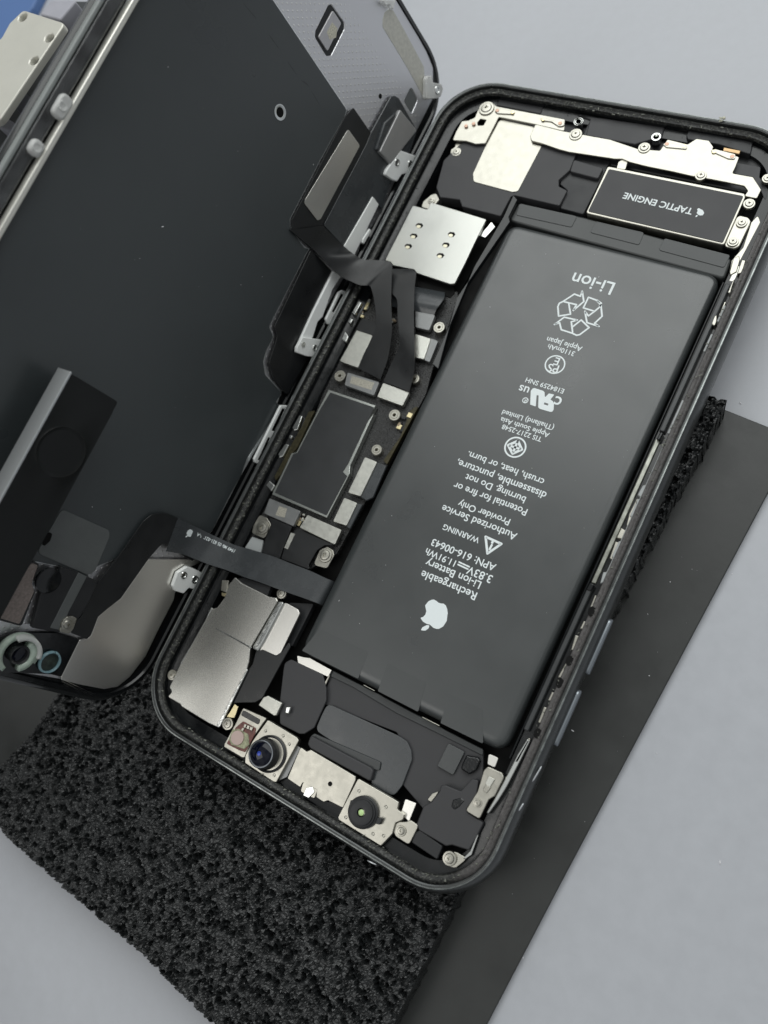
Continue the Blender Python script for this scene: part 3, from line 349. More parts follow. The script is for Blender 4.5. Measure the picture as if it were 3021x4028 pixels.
M_mesh = mat('woven_metal_tape', (.62, .61, .55), .42, .6, 14, .1)
M_steel = mat('painted_bracket', (.70, .69, .62), .42, .35, 2, .03)
M_lav = mat('grey_enamel', (.42, .42, .47), .4, 0, 2, .05)
M_dgrey = mat('dark_grey_post', (.07, .075, .08), .42, .2, 2, .1)
M_arm = mat('black_clamp_arm', (.008, .009, .009), .34, 0, 2, .1, spec=.3)
M_armedge = mat('bare_aluminium_edge', (.55, .57, .58), .4, .8)
M_bluepad = mat('blue_silicone', (.10, .19, .42), .5)
M_spkmesh = mat('speaker_mesh', (.30, .255, .235), .5, .4, 22, .25, .1, .5, 80)
M_debris = mat('crumb', (.62, .62, .50), .6)

def adhesive_mat():
    m = bpy.data.materials.new('worn_adhesive'); m.use_nodes = True; n = m.node_tree.nodes; L = m.node_tree.links; b = n['Principled BSDF']
    co = n.new('ShaderNodeTexCoord'); t = n.new('ShaderNodeTexNoise'); t.inputs['Scale'].default_value = 20; t.inputs['Detail'].default_value = 8; t.inputs['Roughness'].default_value = .72
    L.new(co.outputs['Object'], t.inputs['Vector'])
    r = n.new('ShaderNodeValToRGB'); L.new(t.outputs['Fac'], r.inputs[0])
    r.color_ramp.elements[0].position = .5; r.color_ramp.elements[0].color = (.011, .0115, .0115, 1)
    r.color_ramp.elements[1].position = .82; r.color_ramp.elements[1].color = (.22, .225, .20, 1)
    sx = n.new('ShaderNodeSeparateXYZ'); L.new(co.outputs['Object'], sx.inputs[0])
    mx = n.new('ShaderNodeMapRange'); mx.inputs[1].default_value = 3.2; mx.inputs[2].default_value = 3.5; L.new(sx.outputs['X'], mx.inputs[0])
    r3 = n.new('ShaderNodeValToRGB'); L.new(t.outputs['Fac'], r3.inputs[0]); r3.color_ramp.elements[0].position = .35; r3.color_ramp.elements[0].color = (.06, .056, .055, 1); r3.color_ramp.elements[1].position = .75; r3.color_ramp.elements[1].color = (.16, .152, .15, 1)
    mi = n.new('ShaderNodeMix'); mi.data_type = 'RGBA'; L.new(mx.outputs[0], mi.inputs[0]); L.new(r.outputs[0], mi.inputs[6]); L.new(r3.outputs[0], mi.inputs[7])
    L.new(mi.outputs[2], b.inputs['Base Color']); b.inputs['Roughness'].default_value = .38
    bp = n.new('ShaderNodeBump'); bp.inputs['Strength'].default_value = .8; bp.inputs['Distance'].default_value = .015
    L.new(t.outputs['Fac'], bp.inputs['Height']); L.new(bp.outputs[0], b.inputs['Normal']); return m
M_adh = adhesive_mat()

def dimple_mat():
    # silver plate with a staggered grid of small pressed dimples
    m = bpy.data.materials.new('dimpled_silver_plate'); m.use_nodes = True; n = m.node_tree.nodes; L = m.node_tree.links; b = n['Principled BSDF']
    b.inputs['Metallic'].default_value = 1; b.inputs['Roughness'].default_value = .42
    co = n.new('ShaderNodeTexCoord'); mp = n.new('ShaderNodeMapping'); mp.inputs['Scale'].default_value = (8.8, 8.8, 1); mp.inputs['Rotation'].default_value = (0, 0, math.radians(45))
    L.new(co.outputs['Object'], mp.inputs[0])
    fr = n.new('ShaderNodeVectorMath'); fr.operation = 'FRACTION'; L.new(mp.outputs[0], fr.inputs[0])
    sb = n.new('ShaderNodeVectorMath'); sb.operation = 'SUBTRACT'; sb.inputs[1].default_value = (.5, .5, 0); L.new(fr.outputs[0], sb.inputs[0])
    ml = n.new('ShaderNodeVectorMath'); ml.operation = 'MULTIPLY'; ml.inputs[1].default_value = (1, 1, 0); L.new(sb.outputs[0], ml.inputs[0])
    ln = n.new('ShaderNodeVectorMath'); ln.operation = 'LENGTH'; L.new(ml.outputs[0], ln.inputs[0])
    mr = n.new('ShaderNodeMapRange'); mr.inputs[1].default_value = .08; mr.inputs[2].default_value = .19; mr.inputs[3].default_value = 1; mr.inputs[4].default_value = 0; L.new(ln.outputs['Value'], mr.inputs[0])
    # dimples stop short of the plate's edges and bare borders
    sx = n.new('ShaderNodeSeparateXYZ'); L.new(co.outputs['Object'], sx.inputs[0])
    mk = n.new('ShaderNodeMapRange'); mk.inputs[1].default_value = 6.25; mk.inputs[2].default_value = 6.45; mk.inputs[3].default_value = 1; mk.inputs[4].default_value = 0; L.new(sx.outputs['X'], mk.inputs[0])
    mu = n.new('ShaderNodeMath'); mu.operation = 'MULTIPLY'; L.new(mr.outputs[0], mu.inputs[0]); L.new(mk.outputs[0], mu.inputs[1])
    bp = n.new('ShaderNodeBump'); bp.inputs['Strength'].default_value = .4; bp.inputs['Distance'].default_value = .02; L.new(mu.outputs[0], bp.inputs['Height']); L.new(bp.outputs[0], b.inputs['Normal'])
    mc = n.new('ShaderNodeMix'); mc.data_type = 'RGBA'; mc.inputs[6].default_value = (.80, .80, .825, 1); mc.inputs[7].default_value = (.95, .95, .93, 1)
    L.new(mu.outputs[0], mc.inputs[0]); L.new(mc.outputs[2], b.inputs['Base Color']); return m
M_dimple = dimple_mat()

# ------------------------------------------------------------------ helpers
def link(o, parent=None):
    sc.collection.objects.link(o)
    if parent is not None: o.parent = parent
    return o
def thing(name, label, cat, loc=None, group=None, matrix=None, kind=None):
    o = bpy.data.objects.new(name, None); link(o)
    o.empty_display_size = .2
    if matrix is not None: o.matrix_world = matrix
    elif loc: o.location = loc
    o['label'] = label; o['category'] = cat
    if group: o['group'] = group
    if kind: o['kind'] = kind
    return o
def rnd(pts, r, n=4):
    """round the corners of a closed outline"""
    o = []; N = len(pts)
    for i in range(N):
        p0 = Vector(pts[i-1]).to_2d(); p = Vector(pts[i]).to_2d(); p1 = Vector(pts[(i+1) % N]).to_2d()
        a = p0-p; b = p1-p; la, lb = a.length, b.length
        if la < 1e-6 or lb < 1e-6: continue
        ang = a.angle(b)
        rr = min(r/max(math.tan(ang/2), .15), la*.45, lb*.45)
        if ang > 2.9 or rr < .02: o.append(tuple(p)); continue
        A = p+a/la*rr; B = p+b/lb*rr
        for k in range(n+1):
            t = k/n; q = A*(1-t)**2+p*2*t*(1-t)+B*t*t; o.append((q.x, q.y))
    return o
PENDING = []
def inset(pts, d):
    o = []; N = len(pts)
    for i in range(N):
        p0, p, p1 = Vector(pts[i-1]), Vector(pts[i]), Vector(pts[(i+1) % N]); a = (p-p0).normalized(); b = (p1-p).normalized()
        m_ = Vector((-a.y-b.y, a.x+b.x))
        if m_.length < 1e-6: o.append(tuple(p)); continue
        m_.normalize(); k = max(.5, m_.x*-a.y+m_.y*a.x); q = p+m_*d/k; o.append((q.x, q.y))
    return o
def ccw(pts):
    return pts if sum(pts[i-1][0]*pts[i][1]-pts[i][0]*pts[i-1][1] for i in range(len(pts))) > 0 else list(reversed(pts))
def plate(name, pts, ztop, th, m, parent, r=.25, bev=.06, holes=(), label=None, rh=.2):
    """flat plate: outline in the parent's XY plane (mm), top at ztop, thickness th, edges rounded by bev"""
    bev = min(bev, th*.45); loops = [ccw(rnd(pts, max(r, bev*1.3)))] + [list(reversed(ccw(rnd(h, max(rh, bev*1.3))))) for h in holes]
    bm = bmesh.new(); lv = [(0, ztop-th), (0, ztop-bev), (bev*.3, ztop-bev*.35), (bev, ztop)]; tops = []
    for q in loops:
        rings = []
        for d, z in lv: rings.append([bm.verts.new((x*K, y*K, z*K)) for x, y in (inset(q, d) if d else q)])
        for A, B in zip(rings, rings[1:]):
            for i in range(len(q)): bm.faces.new((A[i], A[(i+1) % len(q)], B[(i+1) % len(q)], B[i]))
        tops.append(rings[-1])
    flat = [v for t in tops for v in t]
    for t in tessellate([[v.co.copy() for v in q] for q in tops]):
        try: f = bm.faces.new([flat[i] for i in t])
        except ValueError: continue
        f.normal_update()
        if f.normal.z < 0: f.normal_flip()
        f.tag = True
    for f in bm.faces: f.smooth = not f.tag
    o = bmobj(name, bm, m, parent)
    if label: o['label'] = label
    return o
def P(name, key, th, m, parent, r=.25, bev=.06, holes=(), dz=0, label=None, rh=.2):
    z, pts = TR[key]
    return plate(name, pts, z+dz, th, m, parent, r, bev, [TR[h][1] for h in holes], label, rh)
def text(name, s, a, e, z, parent, m=None, xs=1.0, shear=0, hk=None, bold=0.0):
    """lettering whose baseline runs from a to e (mm)"""
    cu = bpy.data.curves.new(name, 'FONT'); cu.body = s; cu.size = 1; cu.extrude = .006; cu.offset = bold
    cu.materials.append(m or M_print); cu.resolution_u = 3
    o = bpy.data.objects.new(name, cu); link(o, parent)
    PENDING.append((o, (a, e, z, hk), True)); return o
def flush():
    bpy.context.view_layer.update(); dg = bpy.context.evaluated_depsgraph_get()
    for o, mx, istext in PENDING:
        me = bpy.data.meshes.new_from_object(o.evaluated_get(dg)); me.name = o.name
        if istext:
            a, e, z, hk = mx
            xs = [v.co.x for v in me.vertices]; x0, x1 = min(xs), max(xs)
            d = Vector((e[0]-a[0], e[1]-a[1])); L = d.length; s = L/(x1-x0); u = d/L; vv = Vector((-u.y, u.x)); sy = s*(hk or 1.0)
            for v in me.vertices:
                p = Vector(a)+u*((v.co.x-x0)*s)+vv*(v.co.y*sy)
                v.co = (p.x*K, p.y*K, (z+(.02 if v.co.z > 0 else 0))*K)
        else: me.transform(mx)
        name = o.name; par = o.parent; inv = o.matrix_parent_inverse.copy(); props = {k: o[k] for k in o.keys()}; ch = list(o.children)
        n = bpy.data.objects.new('tmp', me); sc.collection.objects.link(n); n.parent = par; n.matrix_parent_inverse = inv
        for c in ch: c.parent = n
        for k, v in props.items(): n[k] = v
        cu = o.data; bpy.data.objects.remove(o); bpy.data.curves.remove(cu); n.name = name; me.name = name
        ALIAS[name] = n
    PENDING.clear()
ALIAS = {}
def bmobj(name, bm, m, parent, smooth=False, label=None):
    me = bpy.data.meshes.new(name); bm.normal_update(); bm.to_mesh(me); bm.free()
    if smooth:
        for p in me.polygons: p.use_smooth = True
    for q in (m if isinstance(m, (list, tuple)) else [m]): me.materials.append(q)
    o = bpy.data.objects.new(name, me); link(o, parent)
    if label: o['label'] = label
    return o
def lathe(name, prof, c, m, parent, n=40, axis=None, mats=None):
    """prof: [(radius, z)] in mm round centre c"""
    bm = bmesh.new(); rings = []
    for r, z in prof:
        if r <= 1e-4: rings.append([bm.verts.new((c[0]*K, c[1]*K, z*K))])
        else: rings.append([bm.verts.new(((c[0]+r*math.cos(2*math.pi*i/n))*K, (c[1]+r*math.sin(2*math.pi*i/n))*K, z*K)) for i in range(n)])
    for j, (A, B) in enumerate(zip(rings, rings[1:])):
        for i in range(n):
            a0, a1 = A[i % len(A)], A[(i+1) % n % len(A)]; b0, b1 = B[i % len(B)], B[(i+1) % n % len(B)]
            vs = []
            for v in (a0, a1, b1, b0):
                if v not in vs: vs.append(v)
            if len(vs) > 2:
                f = bm.faces.new(vs)
                if mats: f.material_index = mats[j]
    bmesh.ops.recalc_face_normals(bm, faces=bm.faces)
    o = bmobj(name, bm, m, parent, True); 
    try: o.data.set_sharp_from_angle(angle=math.radians(35))
    except Exception: pass
    return o
def ribbon(name, A, B, m, parent, th=.12, sub=3, cut=None):
    """thin flexible cable between two 3D edges (mm, body frame)"""
    def cr(p, i, t):
        g = lambda k: Vector(p[max(0, min(len(p)-1, k))])
        p0, p1, p2, p3 = g(i-1), g(i), g(i+1), g(i+2)
        return .5*((2*p1)+(p2-p0)*t+(2*p0-5*p1+4*p2-p3)*t*t+(3*p1-p0-3*p2+p3)*t**3)
    a = []; b = []
    for i in range(len(A)-1):
        for k in range(sub): a.append(cr(A, i, k/sub)); b.append(cr(B, i, k/sub))
    a.append(Vector(A[-1])); b.append(Vector(B[-1])); W = 5
    G = [[p+(q-p)*(j/W) for j in range(W+1)] for p, q in zip(a, b)]; n = len(G)
    N_ = []
    for i in range(n):
        row = []
        for j in range(W+1):
            t1 = G[min(i+1, n-1)][j]-G[max(i-1, 0)][j]; t2 = G[i][min(j+1, W)]-G[i][max(j-1, 0)]; v = t1.cross(t2)
            if v.length < 1e-9: v = Vector((0, 0, 1))
            v.normalize(); row.append(v)
        N_.append(row)
    if sum(v.z+v.x*.5 for r_ in N_ for v in r_) < 0: N_ = [[-v for v in r_] for r_ in N_]
    bm = bmesh.new()
    T = [[bm.verts.new((G[i][j]+N_[i][j]*th)*K) for j in range(W+1)] for i in range(n)]
    U = [[bm.verts.new(G[i][j]*K) for j in range(W+1)] for i in range(n)]
    for V in (T, U):
        for i in range(n-1):
            for j in range(W): bm.faces.new((V[i][j], V[i+1][j], V[i+1][j+1], V[i][j+1])).smooth = True
    loop = [(i, 0) for i in range(n)]+[(n-1, j) for j in range(1, W+1)]+[(i, W) for i in range(n-2, -1, -1)]+[(0, j) for j in range(W-1, 0, -1)]
    R1 = [bm.verts.new(T[i][j].co) for i, j in loop]; R2 = [bm.verts.new(U[i][j].co) for i, j in loop]
    for k in range(len(loop)): bm.faces.new((R1[k], R1[(k+1) % len(loop)], R2[(k+1) % len(loop)], R2[k]))
    return bmobj(name, bm, m, parent)
def rrect(hx, hy, r, n=10):
    o = []
    for cx, cy, a0 in ((hx-r, hy-r, 0), (-hx+r, hy-r, 90), (-hx+r, -hy+r, 180), (hx-r, -hy+r, 270)):
        for k in range(n+1):
            a = math.radians(a0+90*k/n); o.append((cx+r*math.cos(a), cy+r*math.sin(a)))
    return o
def loft(name, rings, m, parent, closed=False, cap0=False, cap1=False, smooth=True, sharp=40):
    bm = bmesh.new(); V = [[bm.verts.new((x*K, y*K, z*K)) for x, y in q] for q, z in rings]; n = len(V[0])
    pairs = list(zip(V, V[1:])) + ([(V[-1], V[0])] if closed else [])
    for A, B in pairs:
        for i in range(n): bm.faces.new((A[i], A[(i+1) % n], B[(i+1) % n], B[i]))
    if cap0: bm.faces.new(list(reversed(V[0])))
    if cap1: bm.faces.new(V[-1])
    bmesh.ops.recalc_face_normals(bm, faces=bm.faces)
    o = bmobj(name, bm, m, parent, smooth)
    if smooth:
        try: o.data.set_sharp_from_angle(angle=math.radians(sharp))
        except Exception: pass
    return o
def stroke(bm, pts, wd, z, closed=False):
    """flat printed line with round ends"""
    pts = [Vector(p) for p in pts]; N = len(pts)
    for i in range(N if closed else N-1):
        a, b = pts[i], pts[(i+1) % N]; d = (b-a).normalized(); nn = Vector((-d.y, d.x))*wd/2
        vs = [bm.verts.new(((q.x)*K, q.y*K, z*K)) for q in (a-nn, b-nn, b+nn, a+nn)]; bm.faces.new(vs)
    for k, a in enumerate(pts):
        vs = [bm.verts.new(((a.x+wd/2*math.cos(t*math.pi/5))*K, (a.y+wd/2*math.sin(t*math.pi/5))*K, (z+.002+.0007*k)*K)) for t in range(10)]; bm.faces.new(vs)
def ringflat(bm, c, r, wd, z, ry=None, n=48):
    V = []
    for k in range(n):
        a = 2*math.pi*k/n
        V.append([bm.verts.new(((c[0]+q*math.cos(a))*K, (c[1]+q*math.sin(a))*K, z*K)) for q in (r-wd/2, r+wd/2)])
    for k in range(n): bm.faces.new((V[k][0], V[k][1], V[(k+1) % n][1], V[(k+1) % n][0]))

# screw: pan head with a cross recess and washer flange
def make_screw(kind='cross'):
    bm = bmesh.new(); n = 32
    prof = [(1, -.6), (1, -.12), (.94, .0), (.70, .02), (.66, .10), (.60, .18), (.40, .22)]
    rings = [[bm.verts.new((r*math.cos(2*math.pi*i/n), r*math.sin(2*math.pi*i/n), z)) for i in range(n)] for r, z in prof]
    for A, B in zip(rings, rings[1:]):
        for i in range(n): bm.faces.new((A[i], A[(i+1) % n], B[(i+1) % n], B[i]))
    # cross recess: alternate inner ring pushed down
    inner = []
    for i in range(n):
        a = 2*math.pi*i/n; k = abs(math.sin(2*a)); r = .40*(.38+.5*(1-k)**1.2)
        inner.append((bm.verts.new((r*math.cos(a), r*math.sin(a), .215)), bm.verts.new((r*.86*math.cos(a), r*.86*math.sin(a), -.06))))
    for i in range(n):
        j = (i+1) % n
        bm.faces.new((rings[-1][i], rings[-1][j], inner[j][0], inner[i][0])); bm.faces.new((inner[i][0], inner[j][0], inner[j][1], inner[i][1]))
    bm.faces.new([p[1] for p in inner])
    bm.normal_update(); me = bpy.data.meshes.new('screw'); bm.to_mesh(me); bm.free()
    for p in me.polygons: p.use_smooth = True
    try: me.set_sharp_from_angle(angle=math.radians(30))
    except Exception: pass
    me.materials.append(M_ni); return me
SCREW = None
def screw(x, y, z, r, parent, m=None, name='screw'):
    global SCREW
    if SCREW is None: SCREW = make_screw()
    o = bpy.data.objects.new(name, SCREW); link(o, parent); o.location = (x*K, y*K, z*K); o.scale = (r*K, r*K, min(r, 1.2)*K)
    o.rotation_euler.z = random.uniform(0, 1.5); return o

# ------------------------------------------------------------------ table and things under the phone
bm = bmesh.new(); bmesh.ops.create_cube(bm, size=1, matrix=Matrix.Translation((-8, 5, -1.25)) @ Matrix.Diagonal((110, 115, 2.5, 1)))
tb = bmobj('table', bm, M_table, None)
tb['kind'] = 'structure'
# dust and lint specks lying on the table
def specks(name, n, fn, m, parent=None, smin=.10, smax=.35, seed=1):
    rr = random.Random(seed); bm = bmesh.new()
    for _ in range(n):
        x, y, z = fn(rr); s = rr.uniform(smin, smax)*K*(.6 if rr.random() < .7 else 1.3); a = rr.uniform(0, 3.14); l = rr.choice((1, 1, 1.6, 3))
        mx = Matrix.Translation((x*K, y*K, z*K+s*.2)) @ Matrix.Rotation(a, 4, 'Z') @ Matrix.Diagonal((s*l*.5, s*.5, s*.35, 1))
        bmesh.ops.create_icosphere(bm, subdivisions=1, radius=1, matrix=mx)
    return bmobj(name, bm, m, parent, True)
M_dust = mat('lint', (.8, .8, .82), .7)
d1 = specks('dust', 60, lambda r: (r.uniform(40, 110) if r.random() < .6 else r.uniform(-60, 60), r.uniform(-90, 110), 0), M_dust, seed=3)
d1['kind'] = 'stuff'; d1['label'] = 'fine white dust specks scattered over the grey table top'; d1['category'] = 'dust'

matp = [(55.3, 24.9), (49, 25.5), (41.4, 26.2), (-128, 41), (-124, -104), (-60, -106), (45.0, -104.5), (45.3, -92.4), (47.2, -66), (53.4, 13.2)]
mt = thing('rubber_mat', 'thin smooth black rubber mat lying under the foam pad', 'mat', (0, 0, 0))
plate('mat_sheet', [(a, b) for a, b in matp], 1.6, 1.5, M_mat, mt, r=.6, bev=.18)
d2 = specks('lint', 26, lambda r: (r.uniform(34, 50), r.uniform(-92, 20), 1.62), M_dust, mt, .06, .2, 5); d2['kind'] = 'stuff'

# foam: open-cell surface from a cell pattern, displaced
def foam():
    fp = [(41.2, 25), (33.3, -75), (31.2, -119), (2.4, -116.9), (-16, -114.8), (-38, -114.1), (-57.2, -112.9), (-72, -108.5), (-65.7, -101.5), (-62.6, -92.5), (-50, 27)]
    t = thing('foam_pad', 'rough open-cell black foam pad under the phone', 'foam pad', (0, 0, 1.6*K))
    def inside(x, y):
        c = False; j = len(fp)-1
        for i in range(len(fp)):
            xi, yi = fp[i]; xj, yj = fp[j]
            if (yi > y) != (yj > y) and x < (xj-xi)*(y-yi)/(yj-yi)+xi: c = not c
            j = i
        return c
    step = .255; x0, y0 = -78, -123; nx = int(124/step); ny = int(155/step)
    rr = random.Random(8); S = .98; pts = []
    gx = int(131/S); gy = int(161/S)
    kd = kdtree.KDTree(gx*gy)
    for i in range(gx):
        for j in range(gy):
            q = (x0-2+(i+rr.random())*S, y0-2+(j+rr.random())*S, 0); kd.insert(q, i*gy+j); pts.append(rr.random())
    kd.balance()
    bm = bmesh.new(); V = {}
    Z0 = 9.2-1.6
    for i in range(nx):
        for j in range(ny):
            x = x0+i*step; y = y0+j*step
            jx = noise.noise((x*.9, y*.9, 0))*.55; jy = noise.noise((x*.9, y*.9, 9))*.55
            if not inside(x+jx*.25, y+jy*.25): continue
            under = (-36 < x < 36 and -72 < y < 70)
            if under and (i % 3 or j % 3) and False: continue
            f = kd.find_n((x+jx, y+jy, 0), 2); d1, d2 = f[0][2], f[1][2]; k = min(1, (d2-d1)/.5); h = pts[f[0][1]]
            z = Z0-.15-(k**1.3)*(.2+1.5*h*h)+noise.noise((x*.3, y*.3, 3))*.25+noise.noise((x*2.8, y*2.8, 5))*.25
            if under: z = min(z, 9.2-1.6-.3)
            V[i, j] = bm.verts.new(((x+jx*.4)*K, (y+jy*.4)*K, z*K))
    for (i, j), v in V.items():
        if (i+1, j) in V and (i, j+1) in V and (i+1, j+1) in V: bm.faces.new((v, V[i+1, j], V[i+1, j+1], V[i, j+1]))
    # ragged side walls
    bd = [e for e in bm.edges if len(e.link_faces) == 1]
    lone = [v for v in bm.verts if not v.link_faces]; bmesh.ops.delete(bm, geom=lone, context='VERTS')
    bd = [e for e in bm.edges if len(e.link_faces) == 1]
    prev = bd; zz = [Z0*.72, Z0*.48, Z0*.24, 0]
    for lev in zz:
        g = bmesh.ops.extrude_edge_only(bm, edges=prev); vs = [q for q in g['geom'] if isinstance(q, bmesh.types.BMVert)]; prev = [q for q in g['geom'] if isinstance(q, bmesh.types.BMEdge) and len(q.link_faces) == 1 and q.verts[0] in vs and q.verts[1] in vs]
        vset = set(vs); prev = [e for e in prev if e.verts[0] in vset and e.verts[1] in vset]
        for v in vs:
            nz = noise.noise((v.co.x*11, v.co.y*11, lev*1.3)); nz2 = noise.noise((v.co.x*11, v.co.y*11, lev*1.3+40))
            v.co.z = max(0, (lev+(nz*.6 if lev > 0 else 0)))*K; v.co.x += nz*.03; v.co.y += nz2*.03
    bmesh.ops.recalc_face_normals(bm, faces=bm.faces)
    o = bmobj('foam_block', bm, M_foam, t); return t
foam()

# ------------------------------------------------------------------ phone body
PB = thing('smartphone', 'opened smartphone body with its battery and circuits exposed, lying on black foam', 'phone', (0, 0, ZR*K))
OX, OY, OR = 38.3, 76.3, 12.6
def ring(i, z, n=14): return (rrect(OX-i, OY-i, max(OR-i, 2), n), z)
loft('frame', [ring(3.2, -8.2), ring(1.6, -8.0), ring(.7, -7.1), ring(.2, -5.9), ring(0, -4.3), ring(.12, -2.6), ring(.5, -1.1), ring(.95, -.3), ring(1.25, 0), ring(1.55, .0), ring(1.75, -.12), ring(1.9, -1.0)], M_alu, PB)
loft('adhesive_ledge', [ring(1.88, -.75), ring(2.15, -.5), ring(2.4, -.42), ring(2.6, -.62), ring(3.1, -.7), ring(3.22, -.85), ring(3.3, -1.3)], M_adh, PB)
# finely subdivided, crumbled strip of old adhesive
def crumble():
    bm = bmesh.new(); rr = random.Random(11)
    base = rrect(OX-2.45, OY-2.45, OR-2.4, 30)
    L = []; 
    for i in range(len(base)):
        a = Vector(base[i]); b = Vector(base[(i+1) % len(base)]); n = max(1, int((b-a).length/.45))
        for k in range(n): L.append((a.lerp(b, k/n), (b-a).normalized()))
    for p, d in L:
        nn = Vector((-d.y, d.x)); dens = .35+.65*max(0, noise.noise((p.x*.05, p.y*.05, 2)))*2
        if p.y > 55 or p.x < -25 or p.y < -60: dens += .25
        if rr.random() > dens: continue
        q = p-nn*rr.uniform(-.2, 1.1)*(-1)+d*rr.uniform(-.3, .3); s = rr.uniform(.05, .17)
        mx = Matrix.Translation((q.x*K, q.y*K, (-.5+s*.3)*K)) @ Matrix.Rotation(rr.uniform(0, 3), 4, (rr.random(), rr.random(), rr.random())) @ Matrix.Diagonal((s*K*rr.uniform(.6, 3), s*K, s*K*.6, 1))
        bmesh.ops.create_icosphere(bm, subdivisions=1, radius=1, matrix=mx)
    return bmobj('adhesive_crumbs', bm, mat('grey_adhesive_residue', (.17, .175, .15), .5, 0, 30, .6), ALIAS.get('x') or None, False)
cr = crumble(); cr.parent = bpy.data.objects['adhesive_ledge']; cr['kind'] = 'stuff'
loft('inner_wall', [ring(3.29, -1.25), ring(3.4, -2.3), ring(3.9, -2.4), ring(5.3, -2.5), ring(5.5, -4.2), ring(5.9, -6.0)], M_blackg, PB)
loft('back_panel', [ring(5.85, -6.0), ring(20, -6.0)], M_deep, PB, cap1=True)
loft('rim_highlight', [ring(1.02, -.22), ring(1.1, .03), ring(1.3, .06), ring(1.36, -.02)], mat('rim_highlight_metal', (.24, .255, .25), .25, .9, 6, .4), bpy.data.objects['frame'])  # lighter strip added to paint the highlight line along the rim
# side buttons
for key in ('btn1', 'btn2'):
    (x1, y1), (x2, y2) = TR[key][1]
    q = rrect(abs(y1-y2)/2, .95, .9, 5); cy = (y1+y2)/2
    bm = bmesh.new(); A = [bm.verts.new(((OX-.15)*K, (cy+a)*K, (-4.2+b)*K)) for a, b in q]; B = [bm.verts.new(((OX+.38)*K, (cy+a)*K, (-4.2+b)*K)) for a, b in q]
    C = [bm.verts.new(((OX+.52)*K, (cy+a*.975)*K, (-4.2+b*.75)*K)) for a, b in q]
    for U, W in ((A, B), (B, C)):
        for i in range(len(q)): bm.faces.new((U[i], U[(i+1) % len(q)], W[(i+1) % len(q)], W[i]))
    bm.faces.new(C); bmesh.ops.recalc_face_normals(bm, faces=bm.faces)
    bmobj('volume_button', bm, mat('button_aluminium', (.30, .33, .36), .3, .8), PB, True)

# battery: pillow-edged pouch cell
bz_, bp_ = TR['batt']
bp_ = rnd([bp_[0]]+bp_[2:], 2.6, 8)
ar = sum(bp_[i-1][0]*bp_[i][1]-bp_[i][0]*bp_[i-1][1] for i in range(len(bp_)))
sg = 1 if ar > 0 else -1
bat = loft('battery', [(inset(bp_, -sg*.15), -5.4), (inset(bp_, -sg*.25), -3.0), (inset(bp_, -sg*.2), -2.3), (bp_, -1.85), (inset(bp_, sg*.3), -1.5), (inset(bp_, sg*.8), -1.28), (inset(bp_, sg*1.5), -1.2), (inset(bp_, sg*1.8), -1.195)], M_wrap, PB, cap1=True, sharp=80)
P('battery_flap', 'flap', 2.2, M_wrap2, bat, r=.8, bev=.4)
for k in ('tab1', 'tab2', 'tab3'): P('pull_tab', k, .25, M_wrap3, bat, r=.5, bev=.05)
for k in ('lowtabA', 'lowtabB', 'lowtabC'): P('pull_tab', k, .05, mat('battery_tab_faint', (.036, .041, .042), .34, 0, 1.2, .05, .03, .05, 160, spec=.9), bat, r=.25, bev=.01)
ZT = -1.165
for s, a, e_ in TR['text']:
    text('battery_print', s, a, e_, ZT, bat, bold=.012)
ST = TR['strokes']
def symbol(name, idx, rings=()):
    bm = bmesh.new()
    for wd, cl, q in [ST[i] for i in idx]: stroke(bm, q, wd, ZT, bool(cl))
    for key, k, wd in rings:
        c1, c2 = TR[key][1]; ringflat(bm, c1, math.dist(c1, c2)*k, wd, ZT)
    bmobj(name, bm, M_print, bat)
for idx in ((0, 1), (2, 3), (4, 5)): symbol('recycling_arrow', idx)
symbol('warning_triangle', (6,)); symbol('warning_letter', (7, 8)); symbol('current_symbol', (9, 10, 11, 12))
symbol('diamond_mark', (13, 14, 15)); symbol('mark_ring', (), (('ringTIS', 1, .32),)); symbol('mark_ring', (), (('ringPSE', 1, .27),)); symbol('mark_ring', (), (('ringR', .9, .16),))
c1 = TR['ringR'][1][0]; text('battery_print', 'R', (c1[0]+.3, c1[1]+.33), (c1[0]-.3, c1[1]+.33), ZT, bat)
P('battery_print', 'ur', .03, M_print, bat, r=.15, bev=.004, holes=('urhole',), dz=.02, rh=.02)
P('fruit_emblem', 'apple', .03, M_print, bat, r=.25, bev=.004, dz=.02)
P('fruit_emblem', 'leaf', .03, M_print, bat, r=.25, bev=.004, dz=.02)

bd = specks('dust', 46, lambda r: (r.uniform(-9, 31), r.uniform(-47, 43), -1.19), M_dust, bat, .04, .13, 21); bd['kind'] = 'stuff'
# haptic motor
hm = P('vibration_motor', 'tapc', 3.6, M_ni, PB, r=.5, bev=.15)
P('motor_label', 'tapl', .12, M_blackm, hm, r=.35, bev=.03)
s_, a_, e_ = TR['taptext']; text('motor_print', s_, a_, e_, -1.19, hm, bold=.02)
P('fruit_emblem', 'taplogo', .03, M_print, hm, r=.12, bev=.004, dz=-.02); P('fruit_emblem', 'tapleaf', .03, M_print, hm, r=.08, bev=.004, dz=-.02)
